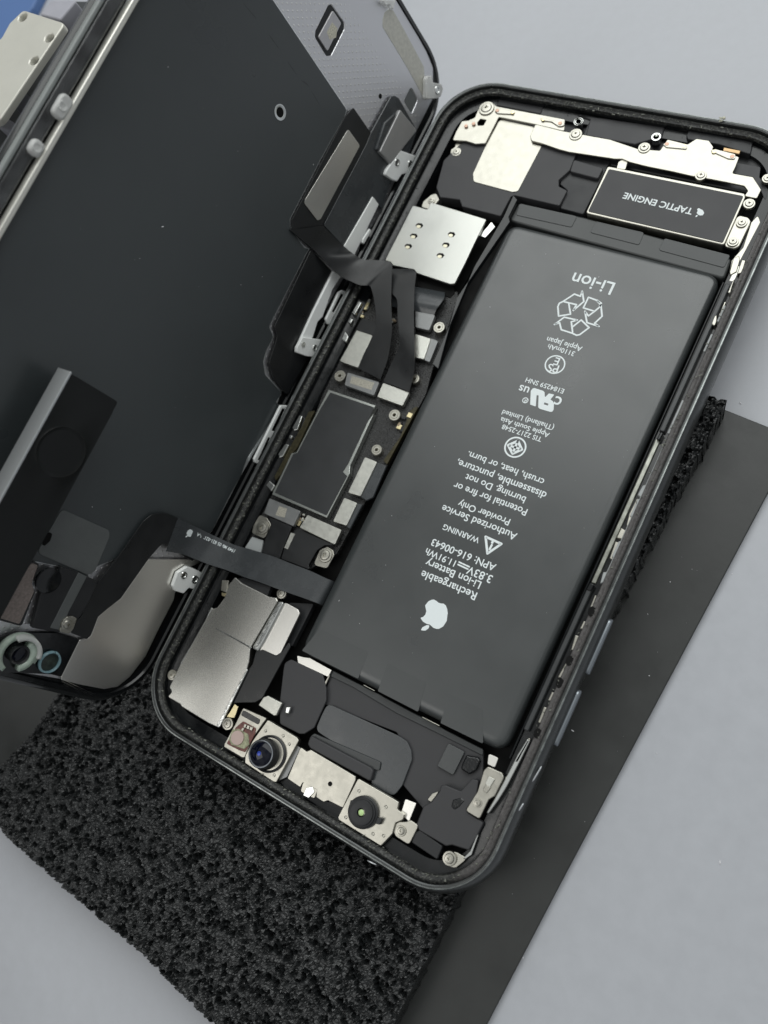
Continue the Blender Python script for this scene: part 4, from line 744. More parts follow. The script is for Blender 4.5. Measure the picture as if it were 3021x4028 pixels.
# loudspeaker
sp = P('loudspeaker', 'spk', 3.0, M_blackm, PB, r=.35, bev=.15)
P('speaker_plate', 'spkpl', .3, M_ni, sp, r=.9, bev=.06, dz=.05)
P('speaker_chamber', 'spkrest', 2.6, M_black, sp, r=.4, bev=.15)
P('speaker_chamber', 'spktab', 1.5, M_blackm, sp, r=.5, bev=.2)
for k, dz_ in (('grille1', 0), ('grille2', 0), ('grille3', -.35)): P('grille_housing', k, 2.0, M_blackm, PB, r=.3, bev=.2, dz=dz_)
plate('port_housing', [(-24, 63.5), (31, 63.5), (30, 72), (-23, 72)], -3.3, 1.5, M_black, PB, r=.5, bev=.3)
plate('port_housing', [(-5.2, 67.6), (-1.0, 67.6), (-1.2, 71.6), (-5.2, 71.6)], -2.3, 1.5, M_blackm, PB, r=.5, bev=.3)
P('port_housing', 'portbl', 1.6, M_black, PB, r=.3, bev=.15)
# antenna / charging bracket
an = P('antenna_bracket', 'ant2', .35, M_ni, PB, r=.35, bev=.08)
P('antenna_bracket', 'ant1', .4, M_ni, PB, r=.3, bev=.08, holes=('ant1hole',))
P('bracket_foot', 'tabL', .35, M_ni, an, r=.9, bev=.1)
for k, gx in (('gold1', 0), ('gold2', 0), ('gold3', 0), ('gold4', 0)):
    c_ = P('spring_contact', k, .2, M_ni, an, r=.45, bev=.06, dz=.1)
for cx_, cy_, kk in (('C', 0, 0),): pass
for p, r_ in GOLD: lathe('gold_tip', [(r_, -1.0), (r_*.9, -.86), (0, -.8)], p, M_gold, an, 14)
for p in WELD: lathe('weld_spot', [(.42, -.92), (.38, -.84), (0, -.83)], p, M_rose, an, 12)
P('end_bracket', 'brkR', .7, M_ni, PB, r=.9, bev=.12)
P('end_bracket', 'brkR2', .6, M_ni, PB, r=.4, bev=.1)
P('pad_film', 'ped', .8, M_blackm, PB, r=.4)
P('motor_clip', 'tapstrip', .6, M_ni, hm, r=.2)
P('copper_strip', 'copper1', .4, M_copper, an, r=.1)
# SIM reader
sm = P('sim_card_reader', 'sim', .6, M_sim, PB, r=.35, bev=.12)
for z, q in TR['slots']:
    cx_ = sum(p[0] for p in q)/6; cy_ = sum(p[1] for p in q)/6
    plate('contact_slot', q, -1.49, .05, M_deep, sm, r=.3, bev=.01)
    q2 = [(cx_+(p[0]-cx_)*.62-.05, cy_+(p[1]-cy_)*.62-.28) for p in q]; plate('contact_pad', q2, -1.42, .12, mat('pale_gold_contact', (.80, .76, .58), .35, .8), sm, r=.2, bev=.04)
P('reader_clip', 'simtabR', .8, M_chrome, sm, r=.2); P('reader_foot', 'simbkt', .5, M_ni, sm, r=.5)
P('reader_wall', 'simdark', 1.5, M_deep, sm)
# logic board
lb = P('logic_board', 'board', 1.0, M_board, PB, r=.3, bev=.1)
sh = P('chip_shield', 'shield', 1.5, mat('bright_shield_rim', (.55, .57, .54), .25, .9), lb, r=.12, bev=.1)
P('shield_label', 'shieldl', .12, mat('shield_black_film', (.030, .032, .034), .4, 0, 2, .12, .06, .12, 7), sh, r=.15, bev=.03)
for k, mm in (('c1', M_conng), ('c2', M_conn), ('c3', M_conn), ('c4', M_conn), ('c4b', M_conng), ('c5', M_conn), ('c6', M_conn), ('c7', M_conng), ('c8', M_conn), ('fx3pl', M_conng)):
    P('connector_cover', k, 1.0, mm, lb, r=.3, bev=.1)
rb_ = random.Random(6)
for q in BLANKS:   # pale etched marks on the connector caps
    plate('etched_mark', q[1], q[0], .03, mat('etched_grey', (.42, .40, .34), .55, .3, 60, .5), lb, r=.05, bev=.004)
for q, h_ in SMD:
    for _ in range(h_):
        u_, v_ = rb_.random(), rb_.random(); p = [q[0][i]*(1-u_)*(1-v_)+q[1][i]*u_*(1-v_)+q[2][i]*u_*v_+q[3][i]*(1-u_)*v_ for i in (0, 1)]
        w_, l_ = rb_.choice(((.22, .4), (.3, .55), (.18, .3), (.5, .5))); a_ = rb_.choice((0, 0, 1.571)); c_, s__ = math.cos(a_), math.sin(a_)
        plate('tiny_chip', [(p[0]+x*c_-y*s__, p[1]+x*s__+y*c_) for x, y in ((-w_, -l_), (w_, -l_), (w_, l_), (-w_, l_))], -2.9+rb_.uniform(0, .3), .5, rb_.choice((M_black, M_conn, M_gold, mat('tan_ceramic', (.35, .27, .18), .5))), lb, r=.04, bev=.04)
for k in ('c5b', 'c6b'): P('connector_tail', k, .5, M_flexg, lb, r=.2, bev=.2)
for k in ('fx1', 'fx2', 'fx4'): P('flex_cable', k, .25, M_flex, PB, r=.3, bev=.08)
P('white_pad', 'fx2w', .2, M_conn, lb, r=.1)
for k in ('pl1', 'pl2'): P('screw_plate', k, .3, M_ni, lb, r=.7, bev=.08)
P('grey_pad', 'pl3', .5, mat('grey_gasket', (.40, .42, .42), .5), lb, r=.2)
P('board_edge', 'edgeg', .8, M_tarn, lb, r=.2)
P('board_edge', 'goldstrip', .8, M_tarn, lb, r=.1)
for z, q in TR['pads']: plate('ground_contact', q, z, 1.2, M_chrome, PB, r=.2, bev=.15)
P('battery_wall', 'wallL', 1.2, M_blackg, PB, r=.1)
for x, y, z, r in TR['screws']: screw(x, y, z, r, PB)
for x, y, z, r in TR['standoffs']:
    lathe('standoff', [(r*1.0, -3.4), (r*1.0, z-.1), (r*.92, z), (r*.72, z), (r*.68, z-.1), (r*.62, z-.1), (r*.58, z+.02), (r*.3, z+.02), (r*.24, z-.1), (r*.22, z-1.2), (0, z-1.2)], (x, y), M_ni, lb, 24)
for x, y, z in TR['posts']:
    lathe('hollow_post', [(.9, -2.4), (.9, z+.2), (.6, z+.2), (.55, z-.8), (0, z-.8)], (x, y), M_chrome, PB, 20)
# rear camera module cover
cm = P('camera_shield', 'cam', 2.2, M_shield, PB, r=.3, bev=.15)
P('shield_ridge', 'camridge', 1.2, M_chrome, cm, r=.3, bev=.35)
P('shield_wing', 'camplate', .5, M_foilm, cm, r=.7, bev=.1)
P('foam_strip', 'camblack', 1.2, M_black, cm, r=.2)
P('flex_cable', 'fxcam', .3, M_flex, PB, r=.6, bev=.1)
P('spacer', 'underflexblk', 1.5, M_black, PB, r=.3)
P('battery_connector', 'batconn', .4, M_blackm, PB, r=.7, bev=.15)
P('foil_tab', 'batfoil', .2, M_foilm, PB, r=.2); P('foil_tab', 'batfoil2', .3, M_ni, PB, r=.05)
P('mid_plate', 'mid', 1.0, M_blackm, PB, r=.6, bev=.15)
P('mid_strip', 'midstrip', .4, M_wrap3, PB, r=.3, bev=.12)
P('foil_tab', 'foilA', .5, M_ni, PB, r=.05); P('foil_tab', 'foilB', .5, M_ni, PB, r=.05)
P('flex_cable', 'fxarc', .3, M_flexg, PB, r=1.2, bev=.08)
P('front_flex', 'conn9', .5, M_wrap3, PB, r=.4, bev=.12); P('rubber_bar', 'bar9', 1.0, M_blackm, PB, r=.5, bev=.25)
P('spring_clip', 'clipbox', .7, M_conn, PB, r=.1, bev=.15); P('spring_clip', 'hook', .6, M_chrome, PB, r=.15, bev=.15)
P('gold_finger', 'goldf', .3, M_gold, PB, r=.1); P('white_contact', 'wcon', .4, M_ni, PB, r=.1); P('gold_finger', 'goldf2', .3, M_gold, PB, r=.1)
P('shield_crease', 'crease', .12, M_chrome, cm, r=.1, bev=.05); P('shield_lip', 'camlip', .3, M_chrome, cm, r=.1, bev=.12); P('shield_lip', 'camlip2', .3, M_chrome, cm, r=.1, bev=.12)
# front sensor row
fa = P('sensor_bracket', 'brkA', 1.0, M_ni, PB, r=.3, bev=.12)
P('sensor_window', 'brkAwin', .1, M_blackg, fa, r=.35, bev=.02, dz=.05)
P('sensor_circuit', 'brkApcb', .3, M_brown, fa, r=.3, bev=.05, dz=.05)
fc = TR['floodpad'][1][0]; lathe('sensor_pad', [(1.35, -.85), (1.3, -.55), (0, -.52)], fc, M_pink, fa, 24)
P('green_circuit', 'gcirc', .2, mat('olive_circuit', (.30, .31, .20), .4, .2, 20, .4), fa, r=.3, dz=.1)
for q in CHIPS: plate('tiny_chip', q, -.45, .35, M_ni, fa, r=.05)
fb = P('camera_bracket', 'brkB', 1.2, M_ni, PB, r=.35, bev=.12)
c_ = TR['lensbase'][1][0]; cl = TR['lens'][1][0]
lathe('lens_collar', [(3.35, -.9), (3.35, -.45), (3.1, -.3), (2.9, -.5)], c_, M_black, fb, 48)
lathe('camera_barrel', [(2.9, -1.0), (2.75, -.2), (2.6, .9), (2.45, 1.15), (2.25, 1.2), (2.15, 1.05)], cl, [M_black, mat('barrel_rim', (.35, .37, .40), .15, .8)], fb, 48, mats=[0, 0, 0, 1, 1])
lathe('camera_lens', [(2.2, .95), (1.9, 1.15), (1.4, 1.36), (.7, 1.5), (0, 1.54)], cl, M_lens, fb, 40)
lathe('painted_lens_reflection', [(.42, 1.52), (.2, 1.56), (0, 1.57)], (cl[0]-.15, cl[1]), M_blue, fb, 16)  # small blue cap painted as a reflection on the lens
P('camera_bracket', 'brkC', .9, M_ni, PB, r=.3, bev=.12, holes=('brkCnotch',))
P('bracket_side', 'brkCside', .6, M_conng, PB, r=.1)
c_ = TR['hole9'][1][0]; lathe('peg_hole', [(.42, -.97), (0, -.965)], c_, M_deep, fb, 20)
P('spring_clip', 'clip9', .6, M_chrome, PB, r=.1)
fd = P('infrared_camera_bracket', 'brkD', 1.1, M_ni, PB, r=.35, bev=.12)
c_ = TR['irbase'][1][0]; ci = TR['ircam'][1][0]
lathe('camera_barrel', [(2.75, -.9), (2.75, -.2), (2.45, -.1), (2.4, .3), (2.15, .35), (2.1, .7), (1.75, .78), (.75, .72), (.7, .6)], ci, M_black, fd, 48)
lathe('infrared_lens', [(.52, .6), (.4, .7), (0, .74)], ci, M_green_glint, fd, 20)
for q in NOTCH: plate('barrel_lug', q, .1, 1.0, M_black, fd, r=.1)
for p in DOTS: lathe('pressed_dot', [(.32, p[2]+.001), (.28, p[2]+.05), (.2, p[2]+.02), (0, p[2]+.02)], p, M_ni, PB, 12)
# lower right corner
P('screw_lug', 'lugK', .5, M_ni, PB, r=.6, bev=.1); P('foil_tab', 'plK', .4, M_foilm, PB, r=.2)
P('rubber_block', 'blkK', 1.2, M_black, PB, r=.3, bev=.15)
mk = P('earpiece_housing', 'micK', 1.6, M_blackm, PB, r=.5, bev=.2)
P('white_seal', 'ringK', .3, M_ni, PB, r=.2); P('tape_patch', 'tapeK', .4, M_wrap, PB, r=.3)
P('glue_blob', 'chipK', .7, M_glue, PB, r=.4, bev=.3); P('glue_blob', 'glueK', 1.2, M_glue, PB, r=.5, bev=.45)
lk = P('corner_bracket', 'brkK', .5, M_ni, PB, r=.5, bev=.12)
P('tiny_chip', 'brkKchip', .3, M_conn, lk, r=.1); P('tiny_chip', 'brkKchip2', .4, M_ni, lk, r=.1)
P('screw_lug', 'screwlugK', .6, M_ni, PB, r=.8, bev=.1)
P('steel_rail', 'edgeW1', 1.0, M_chrome, PB, r=.3, bev=.25); P('steel_rail', 'edgeW2', .5, M_chrome, PB, r=.2)
P('foil_tab', 'foilK', .4, M_foilm, PB, r=.3)
# long side: button flex, rails and clips
M_rail = mat('dark_side_rail', (.045, .048, .05), .36, 0, 3, .1, .06)
M_olive = mat('dark_brushed_rail', (.30, .305, .27), .32, .9, 5, .35)
for x0, x1, y0, y1, z, mm in ((32.45, 32.85, -50, 44, -2.0, M_blackg), (33.15, 34.1, 13, 43.5, -1.5, M_rail), (33.0, 33.95, -16.8, 11.6, -2.1, M_olive), (32.85, 33.75, -44.5, -17.3, -1.5, M_rail), (33.4, 34.0, 11.2, 12.8, -1.3, M_blackg), (32.9, 33.8, -18.4, -17.0, -1.3, M_blackg), (33.4, 34.5, 44.5, 48, -2.4, M_conn)):
    plate('side_rail', [(x0, y0), (x1, y0), (x1+.1, y1), (x0+.1, y1)], z, 1.2, mm, PB, r=.15, bev=.2)
for y0, y1, x in ((35.6, 39.0, 34.75), (29.4, 33.0, 34.7), (12.8, 19.5, 34.8), (-3.5, -.2, 34.75), (-11.4, -8.4, 34.75), (-14.5, 10, 35.0)):
    plate('side_seal', [(x-.1, y0), (x+.28, y0), (x+.3, y1), (x-.08, y1)], -1.05, .5, mat('grey_gasket', (.40, .42, .42), .5), PB, r=.1, bev=.1)
for i, (z, q) in enumerate(TR['rbits']):
    plate('side_clip', q, z, .8, M_ni if i < 18 else mat('grey_gasket', (.40, .42, .42), .5), PB, r=.12, bev=.15)
for z, q in TR['rholes']: plate('ledge_notch', q, z+.75, .9, M_deep, PB, r=.3, bev=.02)
# battery-flex ribbons and cables bridging to the display belong to the display assembly

# ------------------------------------------------------------------ display assembly (hinged up on the left)
HA = math.radians(15); hx, hz = -39.5, -4.0
MD = Matrix(((0, -math.sin(HA), math.cos(HA), hx*K), (1, 0, 0, 0), (0, math.cos(HA), math.sin(HA), (hz+ZR)*K), (0, 0, 0, 1)))
DA = thing('display_assembly', 'phone screen folded up like a book, its dark back and cables facing the open phone', 'phone screen', matrix=MD)
def dring(i, h, n=14):
    q = rrect(76.7-i, 36.1-i, max(11.5-i, 2), n); return ([(x, y+35.5) for x, y in q], h)
loft('glass_front', [dring(1.6, -2.6), dring(.5, -2.4), dring(0, -1.7), dring(.0, -1.1), dring(.5, -.6), dring(.9, -.55)], M_glass, DA, cap0=True)
loft('screen_bezel', [dring(.9, -.6), dring(1.2, .1), dring(2.0, .25), dring(2.3, -.1), dring(3.2, -.15)], M_blackg, DA)
loft('bezel_floor', [dring(3.1, -.16), dring(20, -.16)], M_deep, DA, cap1=True)
sv = P('metal_backplate', 'silver', .5, M_dimple, DA, r=1.2, bev=.2, holes=('chipwin', 'darkwin'), rh=.6)
plate('chip_recess', TR['chipwin'][1], -.12, .1, M_blackg, sv, r=.6, bev=.02)
plate('window_film', TR['darkwin'][1], -.12, .1, M_filmg, sv, r=.6, bev=.02)
P('driver_chip', 'chip', .6, mat('silver_chip_lid', (.55, .54, .55), .35, .8, 5, .05), sv, r=.35, bev=.08, dz=-.4)
P('chip_mark', 'chipmark', .03, mat('pale_gold_etch', (.60, .58, .48), .6, .2, 40, .3), sv, r=.05, bev=.005)
P('woven_tape', 'mesh', .06, M_mesh, sv, r=.5, bev=.02)
zf, qf = TR['film']; plate('film_edge_highlight', inset(ccw(qf), -.16), zf-.08, .3, mat('film_highlight_metal', (.80, .83, .84), .25, .7), DA, r=1.0, bev=.1)  # bright outset plate stands in for the highlight along the film's edge
P('rear_film', 'film', .35, M_film, DA, r=.9, bev=.12)
bmf = bmesh.new()
for wd, q in EDGE: 
    pass
bmf.free()
c_ = TR['ring'][1][0]; lathe('hole_ring', [(.75, .5), (.9, .5), (1.35, .52), (1.4, .6), (1.05, .62), (.85, .5)], c_, mat('ring_metal', (.75, .78, .78), .3, .8), DA, 28)
lathe('screw_hole', [(.88, .53), (0, .52)], c_, M_deep, DA, 20)
c_ = TR['pinhole'][1][0]; lathe('pin_hole', [(.5, .03), (0, .035)], c_, M_deep, sv, 16)
P('black_tape', 'tapeU', .2, M_flex, DA, r=.3, bev=.05); P('foil_window', 'foilU', .1, M_foilm, DA, r=.5, bev=.03)
P('wide_flex', 'tapeV', .3, M_flexg, DA, r=.6, bev=.1)
P('connector_box', 'boxV', 1.0, mat('satin_grey_box', (.40, .40, .40), .35, .5, 3, .05), DA, r=.3, bev=.2)
P('box_strip', 'boxVl', .8, M_flexg, DA, r=.3, bev=.3)  # dark grey strip along the connector box
for k in ('whiteV', 'white2'): P('white_strip', k, .5, mat('white_foil', (.95, .97, .95), .3, .1), DA, r=.3, bev=.15)
cb = P('display_clip', 'clipB', .7, mat('painted_glare_steel', (.95, .97, .96), .28, .1), DA, r=.3, bev=.2)  # near-white base on the steel clips paints their glare
P('display_clip', 'clipT', 1.0, M_clear, DA, r=.5, bev=.2); P('display_clip', 'clipT0', 1.0, M_clear, DA, r=.2, bev=.15)
for p, r_, h_ in CLIPR: lathe('clip_rivet', [(r_, h_), (r_*.9, h_+.15), (r_*.6, h_+.15), (r_*.5, h_+.02), (0, h_+.02)], p, M_chrome, DA, 18)
P('lower_flex', 'plateE', .35, M_flex, DA, r=.6, bev=.12)
P('display_clip', 'chromeE', .6, mat('painted_glare_steel', (.95, .97, .96), .28, .1), DA, r=.3, bev=.2)
P('display_clip', 'slotE1', .5, mat('painted_glare_steel', (.95, .97, .96), .28, .1), DA, r=.3, bev=.15, holes=('slotE1h',)); P('display_clip', 'tabE', .7, mat('white_foil', (.95, .97, .95), .3, .1), DA, r=.4, bev=.12)  # glare of clip and tab is put into their near-white colour
P('display_clip', 'slotF1', .5, mat('painted_glare_steel', (.95, .97, .96), .28, .1), DA, r=.3, bev=.15, holes=('slotF1h', 'slotF1i'))
P('graphite_patch', 'plG', .1, M_filmg, DA, r=1.0, bev=.03); P('slot_hole', 'holeG', .03, M_deep, DA, r=.5, bev=.005, dz=.01)
P('earpiece_module', 'blkG', .9, M_black, DA, r=.2, bev=.2); P('grey_strip', 'stripH', .2, M_filmg, DA, r=.1)
ss = P('mesh_frame', 'spkH', .5, M_black, DA, r=.6, bev=.15); P('speaker_mesh', 'spkHm', .2, M_spkmesh, ss, r=.4, bev=.05, dz=.02)
(c1, c2) = TR['circH'][1]; lathe('round_sensor', [(2.3, 1.2), (2.3, 1.7), (2.0, 1.75), (0, 1.7)], c1, M_blackg, DA, 30)
P('screw_cap', 'capH', .5, M_ni, DA, r=.5, bev=.1); (c1, c2) = TR['capHs'][1]; screw(c1[0], c1[1], 2.0, math.dist(c1, c2), DA)
P('earpiece_plate', 'earplate', .4, M_foilm, DA, r=.4, bev=.1)
P('display_clip', 'tabH', .8, mat('white_foil', (.95, .97, .95), .3, .1), DA, r=.4, bev=.15)  # near-white colour carries this tab's glare
P('camera_cutout', 'blackH', .9, M_blackg, DA, r=.3, bev=.1)
P('sensor_cable', 'cableD', .18, M_flex, DA, r=.35, bev=.05)
plate('edge_lip', [(-75.4, 66.7), (-75.4, 67.6), (72, 67.6), (74.5, 66.7)], 1.9, 1.6, mat('cream_edge_steel', (.86, .85, .78), .3, .6), DA, r=.2, bev=.2)
plate('clear_gasket', [(-71, 68.0), (-71, 70.3), (70, 70.3), (70, 68.0)], .9, .8, mat('smoky_clear_gasket', (.25, .26, .27), .12, trans=.75, noise_s=2, noise_c=.5), DA, r=.4, bev=.3)
plate('gasket_rib', [(-70, 70.45), (-70, 71.2), (69, 71.2), (69, 70.45)], .9, 1.1, mat('grey_rubber_rib', (.42, .45, .44), .3, trans=.4), DA, r=.2, bev=.25)
for px_, s_, w_ in CLIPA:
    plate('edge_clip', [(px_-w_, s_-1.1), (px_-w_, s_+1.0), (px_+w_, s_+1.0), (px_+w_, s_-1.1)], 2.2, 1.0, M_clear, DA, r=.9, bev=.35)
    lathe('clip_rivet', [(.75, 2.2), (.7, 2.35), (.45, 2.3), (.4, 2.15), (0, 2.15)], (px_, s_+.1), M_clear, DA, 18)
# front camera seat with pale green locating ring
ca, cb_, cc = TR['lensF'][1][0], TR['ringF'][1][0], TR['ringF2'][1][0]
lathe('camera_seat', [(1.75, 1.0), (1.75, 2.5), (1.6, 2.8), (1.35, 2.6), (1.25, 2.0), (0, 1.8)], ca, [M_black, M_lens], DA, 36, mats=[0, 0, 0, 0, 1])
lathe('seat_floor', [(3.4, .95), (3.3, 1.25), (0, 1.25)], ca, M_blackg, DA, 30)
def arc(name, c, r0, r1, h0, h1, a0, a1, m, n=28):
    bm = bmesh.new(); V = []
    for k in range(n+1):
        a = math.radians(a0+(a1-a0)*k/n); V.append([bm.verts.new(((c[0]+r*math.cos(a))*K, (c[1]+r*math.sin(a))*K, h*K)) for r, h in ((r0, h0), (r1, h0), (r1+.15, (h0+h1)/2), (r1, h1), (r0, h1))])
    for k in range(n):
        for j in range(5): bm.faces.new((V[k][j], V[k][(j+1) % 5], V[k+1][(j+1) % 5], V[k+1][j]))
    bm.faces.new(V[0]); bm.faces.new(V[-1]); bmesh.ops.recalc_face_normals(bm, faces=bm.faces)
    return bmobj(name, bm, m, DA, True)
arc('locating_ring', ca, 1.8, 2.9, 1.3, 2.9, ARC1[0], ARC1[1], M_mint)
arc('locating_ring', ca, 2.9, 3.6, 1.1, 3.4, ARC2[0], ARC2[1], M_clear)
arc('locating_ring', ca, 2.9, 3.7, 1.1, 2.4, ARC3[0], ARC3[1], M_mint)
arc('locating_ring', cc, 1.75, 2.0, 1.1, 1.9, 0, 359.9, mat('teal_clear_plastic', (.45, .70, .78), .15, trans=.6))
lathe('round_window', [(1.75, 1.3), (0, 1.3)], cc, mat('smoked_window', (.03, .04, .035), .1, 0, 8, .5), DA, 28)
# bits of torn foil near the corner
bm = bmesh.new(); rr = random.Random(2)
for k in range(9):
    a = Vector(FOIL[0]).lerp(Vector(FOIL[1]), rr.random()*.3); b = Vector(FOIL[1]).lerp(Vector(FOIL[2]), rr.random()); n_ = Vector((rr.uniform(-.4, .4), rr.uniform(-.3, .3)))
    hh = rr.uniform(.9, 2.2); w_ = rr.uniform(.05, .18)
    vs = [bm.verts.new((q[0]*K, q[1]*K, h_*K)) for q, h_ in ((a+n_, 1.0), (b+n_*.3, hh), (b+n_*.3+Vector((0, w_)), hh+.1), (a+n_+Vector((0, w_*2)), 1.1))]; bm.faces.new(vs)
bmobj('torn_foil', bm, M_chrome, DA)
# smears and scratches on the rear film
bm = bmesh.new()
for q in TR['smears']:
    for a, b in zip(q, q[1:]):
        a, b = Vector(a), Vector(b)
        d = (b-a).normalized(); nn = Vector((-d.y, d.x))
        for k in range(3):
            p = a.lerp(b, rr.uniform(.2, .8)); L_ = (b-a).length*rr.uniform(.15, .5); off = nn*rr.uniform(-.12, .12); w_ = rr.uniform(.03, .11)
            pr = [(-L_, 0), (-L_*.4, -w_), (L_*.3, -w_*.8), (L_, 0), (L_*.2, w_), (-L_*.5, w_*.7)]
            bm.faces.new([bm.verts.new(((p+off+d*u_+nn*v_).x*K, (p+off+d*u_+nn*v_).y*K, (.505+k*.001)*K)) for u_, v_ in pr])
sm_ = bmobj('film_smears', bm, mat('dark_smear', (.035, .039, .04), .28), DA)
sd = specks('film_dust', 34, lambda r: (r.uniform(-45, 45), r.uniform(16, 62), .52), M_dust, DA, .05, .16, 12); sd['kind'] = 'stuff'

# cables that bridge from the display to the phone (traced in the phone's frame)
def bridge(name, A, B, m, th=.14, sub=3, tail=None):
    o = ribbon(name, A, B, m, None, th, sub); o.data.transform(MD.inverted() @ Matrix.Translation((0, 0, ZR*K))); o.parent = DA; return o
A, B = [list(q) for q in TR['rib1']]
A += [(-11.3, -35.75, -1.2), (-10.9, -35.75, -2.4)]; B += [(-11.6, -40.8, -1.2), (-11.2, -40.8, -2.4)]
bridge('sensor_cable', A, B, M_flexg, .08, 5)
bridge('display_cable', *TR['rib2'], M_flex, .08, 5)
bridge('display_cable', *TR['rib3'], M_flex, .08, 5)
ribbon('flex_cable', *TR['rib4'], M_flexg, PB, .15, 4)
def ctext():
    s_, a_, e_ = TR['cabletext']
    # print follows the cable's curve: project down onto the ribbon
    cu = bpy.data.curves.new('cable_print', 'FONT'); cu.body = s_; cu.extrude = 0; cu.offset = .015
    o = bpy.data.objects.new('t', cu); sc.collection.objects.link(o); bpy.context.view_layer.update()
    me = bpy.data.meshes.new_from_object(o.evaluated_get(bpy.context.evaluated_depsgraph_get())); bpy.data.objects.remove(o)
    xs = [v.co.x for v in me.vertices]; x0, x1 = min(xs), max(xs)
    D = TR['cabarc']; # arc-length table along the text: (fraction, x, y, z, ux, uy, uz)
    for v in me.vertices:
        t = (v.co.x-x0)/(x1-x0); i = min(int(t*(len(D)-1)), len(D)-2); f_ = t*(len(D)-1)-i
        p = Vector(D[i]).lerp(Vector(D[i+1]), f_); p = p+Vector((0, -1, 0))*(v.co.y*.95)
        p.z += .22; p.x += .08
        v.co = p*K
    me.materials.append(M_print); me.transform(MD.inverted() @ Matrix.Translation((0, 0, ZR*K)))
    o = bpy.data.objects.new('cable_print', me); link(o, DA)
ctext()
for k in ('cabapple', 'cableaf'):
    q = TR[k][1]; plate('fruit_emblem', q, TR[k][0], .03, M_print, DA, r=.15, bev=.004)

# ------------------------------------------------------------------ holder behind and above the screen
def box(name, c0, c1, m, parent, bev=.03):
    bm = bmesh.new(); bmesh.ops.create_cube(bm, size=1)
    for v in bm.verts: v.co = Vector([(c0[i]+c1[i])/2*K+v.co[i]*(c1[i]-c0[i])*K for i in range(3)])
    bmesh.ops.bevel(bm, geom=bm.edges[:], offset=bev*K*10*.1 if bev > 0 else .001, segments=2, affect='EDGES')
    return bmobj(name, bm, m, parent)
hb = thing('holder_post', 'dark grey upright holder with a cream metal plate behind the raised screen', 'holder', (-9.5, 2, 0))
hb_in = Matrix.Translation((9.5, -2, 0))
def reb(o, par, inv):
    o.data.transform(inv) if o.type == 'MESH' else None; o.parent = par; return o
z, q = TR['darkbar']; o = plate('holder_bar', q, z+ZR, 9, M_dgrey, None, r=1, bev=.6); HB = [o]
z, q = TR['brT']; hol = [[(p[0]+1.0*math.cos(t*.7854), p[1]+1.0*math.sin(t*.7854)) for t in range(8)] for p in TR['brTh'][1][:3]]
o2 = plate('bracket_plate', q, z+ZR, 1.4, M_steel, None, r=1.2, bev=.3, holes=hol, rh=.3); HB.append(o2)
z, q = TR['grey1']; HB.append(plate('holder_lug', q, z+ZR+1, 5, M_lav, None, r=.8, bev=.4))
z, q = TR['lav']; HB.append(plate('holder_lug', q, z+ZR, 6, M_lav, None, r=.8, bev=.4))
z, q = TR['greyTop']; HB.append(plate('holder_rail', q, z+ZR, 3, M_lav, None, r=.5, bev=.4))
HB.append(box('holder_leg', (-104, 6, .0), (-94, 40, 46), M_dgrey, None, .4))
for o in HB: o.parent = hb; o.matrix_parent_inverse = Matrix.Translation((9.5, -2, 0))
z, q = TR['blue']
bp = thing('blue_tray', 'blurred blue silicone tray on the table behind the holder', 'tray', (-22, 7, 0))
o = plate('tray_base', q, 3.0, 2.9, M_bluepad, bp, r=3, bev=.6); o.matrix_parent_inverse = Matrix.Translation((22, -7, 0))

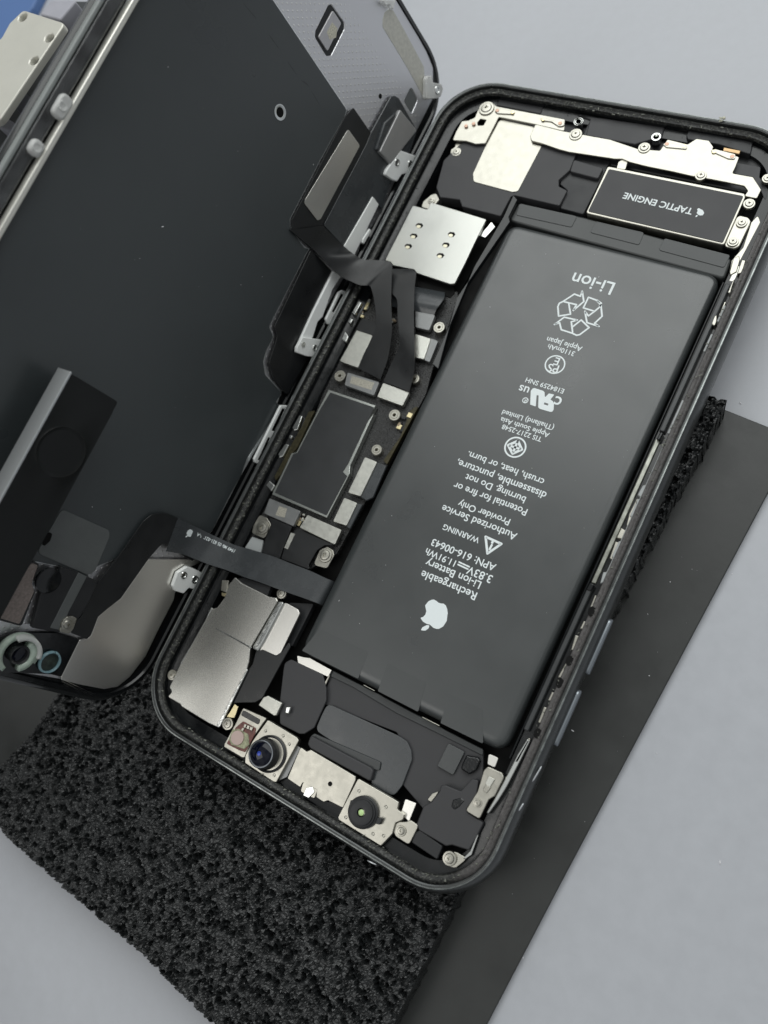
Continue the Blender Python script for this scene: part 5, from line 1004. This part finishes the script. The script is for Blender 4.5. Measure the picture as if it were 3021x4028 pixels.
# clamp arm in front of the screen
ARM = thing('clamp_arm', 'black clamp bar with a bare silver edge and round recess, over the screen', 'clamp arm', matrix=MD)
def slab():
    # bar face at 9 mm off the screen, 3.6 mm thick, with a round recess
    c = (-36.9, 46.2); R = 2.6; x0, x1, y0, y1 = -120, -25.4, 41.5, 51.1; n = 48
    bm = bmesh.new()
    outer = []
    for k in range(n):
        a = 2*math.pi*(k+.5)/n; dx, dy = math.cos(a), math.sin(a)
        ts = []
        if dx > 0: ts.append((x1-c[0])/dx)
        if dx < 0: ts.append((-60-c[0])/dx)
        if dy > 0: ts.append((y1-c[1])/dy)
        if dy < 0: ts.append((y0-c[1])/dy)
        t = min(ts); outer.append((c[0]+dx*t, c[1]+dy*t))
    rings = [[bm.verts.new((p[0]*K, p[1]*K, 9*K)) for p in outer]]
    for r, h in ((4.3, 9.0), (4.1, 9.15), (3.8, 9.0), (2.7, 8.9), (2.3, 8.3), (2.1, 7.3)):
        rings.append([bm.verts.new(((c[0]+r*math.cos(2*math.pi*(k+.5)/n))*K, (c[1]+r*math.sin(2*math.pi*(k+.5)/n))*K, h*K)) for k in range(n)])
    for A_, B_ in zip(rings, rings[1:]):
        for k in range(n): bm.faces.new((A_[k], A_[(k+1) % n], B_[(k+1) % n], B_[k]))
    bm.faces.new(rings[-1]); bmesh.ops.recalc_face_normals(bm, faces=bm.faces)
    o = bmobj('bar_face', bm, M_arm, ARM, True)
    o.data.set_sharp_from_angle(angle=math.radians(60))
slab()
plate('bar', [(-120, 41.5), (-25.4, 41.5), (-25.4, 51.0), (-120, 51.0)], 8.98, 3.5, M_arm, ARM, r=.5, bev=.12)
plate('bare_edge', [(-120, 51.02), (-25.2, 51.02), (-25.2, 51.35), (-120, 51.35)], 9.2, 3.9, M_armedge, ARM, r=.1, bev=.05)
box('clamp_foot', (-121, 38, -80), (-112, 52, 9), M_arm, ARM, .5)
specks_ = None
flush()
# the crumb of dried glue on the far rim
for c_, a_, l_ in (((19, -76.0), .1, 1.0), ((25, -74.6), .35, .7), ((37.7, -56), 1.4, .9), ((37.9, -50), 1.45, 1.6), ((-34.6, -70.2), -.9, 1.2), ((-20, 75.6), 0, .8)):
    bm = bmesh.new(); bmesh.ops.create_icosphere(bm, subdivisions=2, radius=1, matrix=Matrix.Translation((c_[0]*K, c_[1]*K, -1.0*K)) @ Matrix.Rotation(a_, 4, 'Z') @ Matrix.Diagonal((l_*K, .16*K, .25*K, 1)))
    bmobj('paint_chip', bm, mat('bare_metal_chip', (.75, .78, .8), .35, .8), bpy.data.objects['frame'], True)
cr2 = specks('crumb', 7, lambda r: (20.6+r.uniform(-.6, .6), 75.0+r.uniform(-.4, .4), ZR+.2+r.uniform(0, .3)), M_debris, None, .3, .6, 5)
cr2['label'] = 'pale crumb of dried glue on the rim at the phone\'s charging end'; cr2['category'] = 'crumb'
hr = bpy.data.curves.new('hair', 'CURVE'); hr.dimensions = '3D'; hr.bevel_depth = .0045
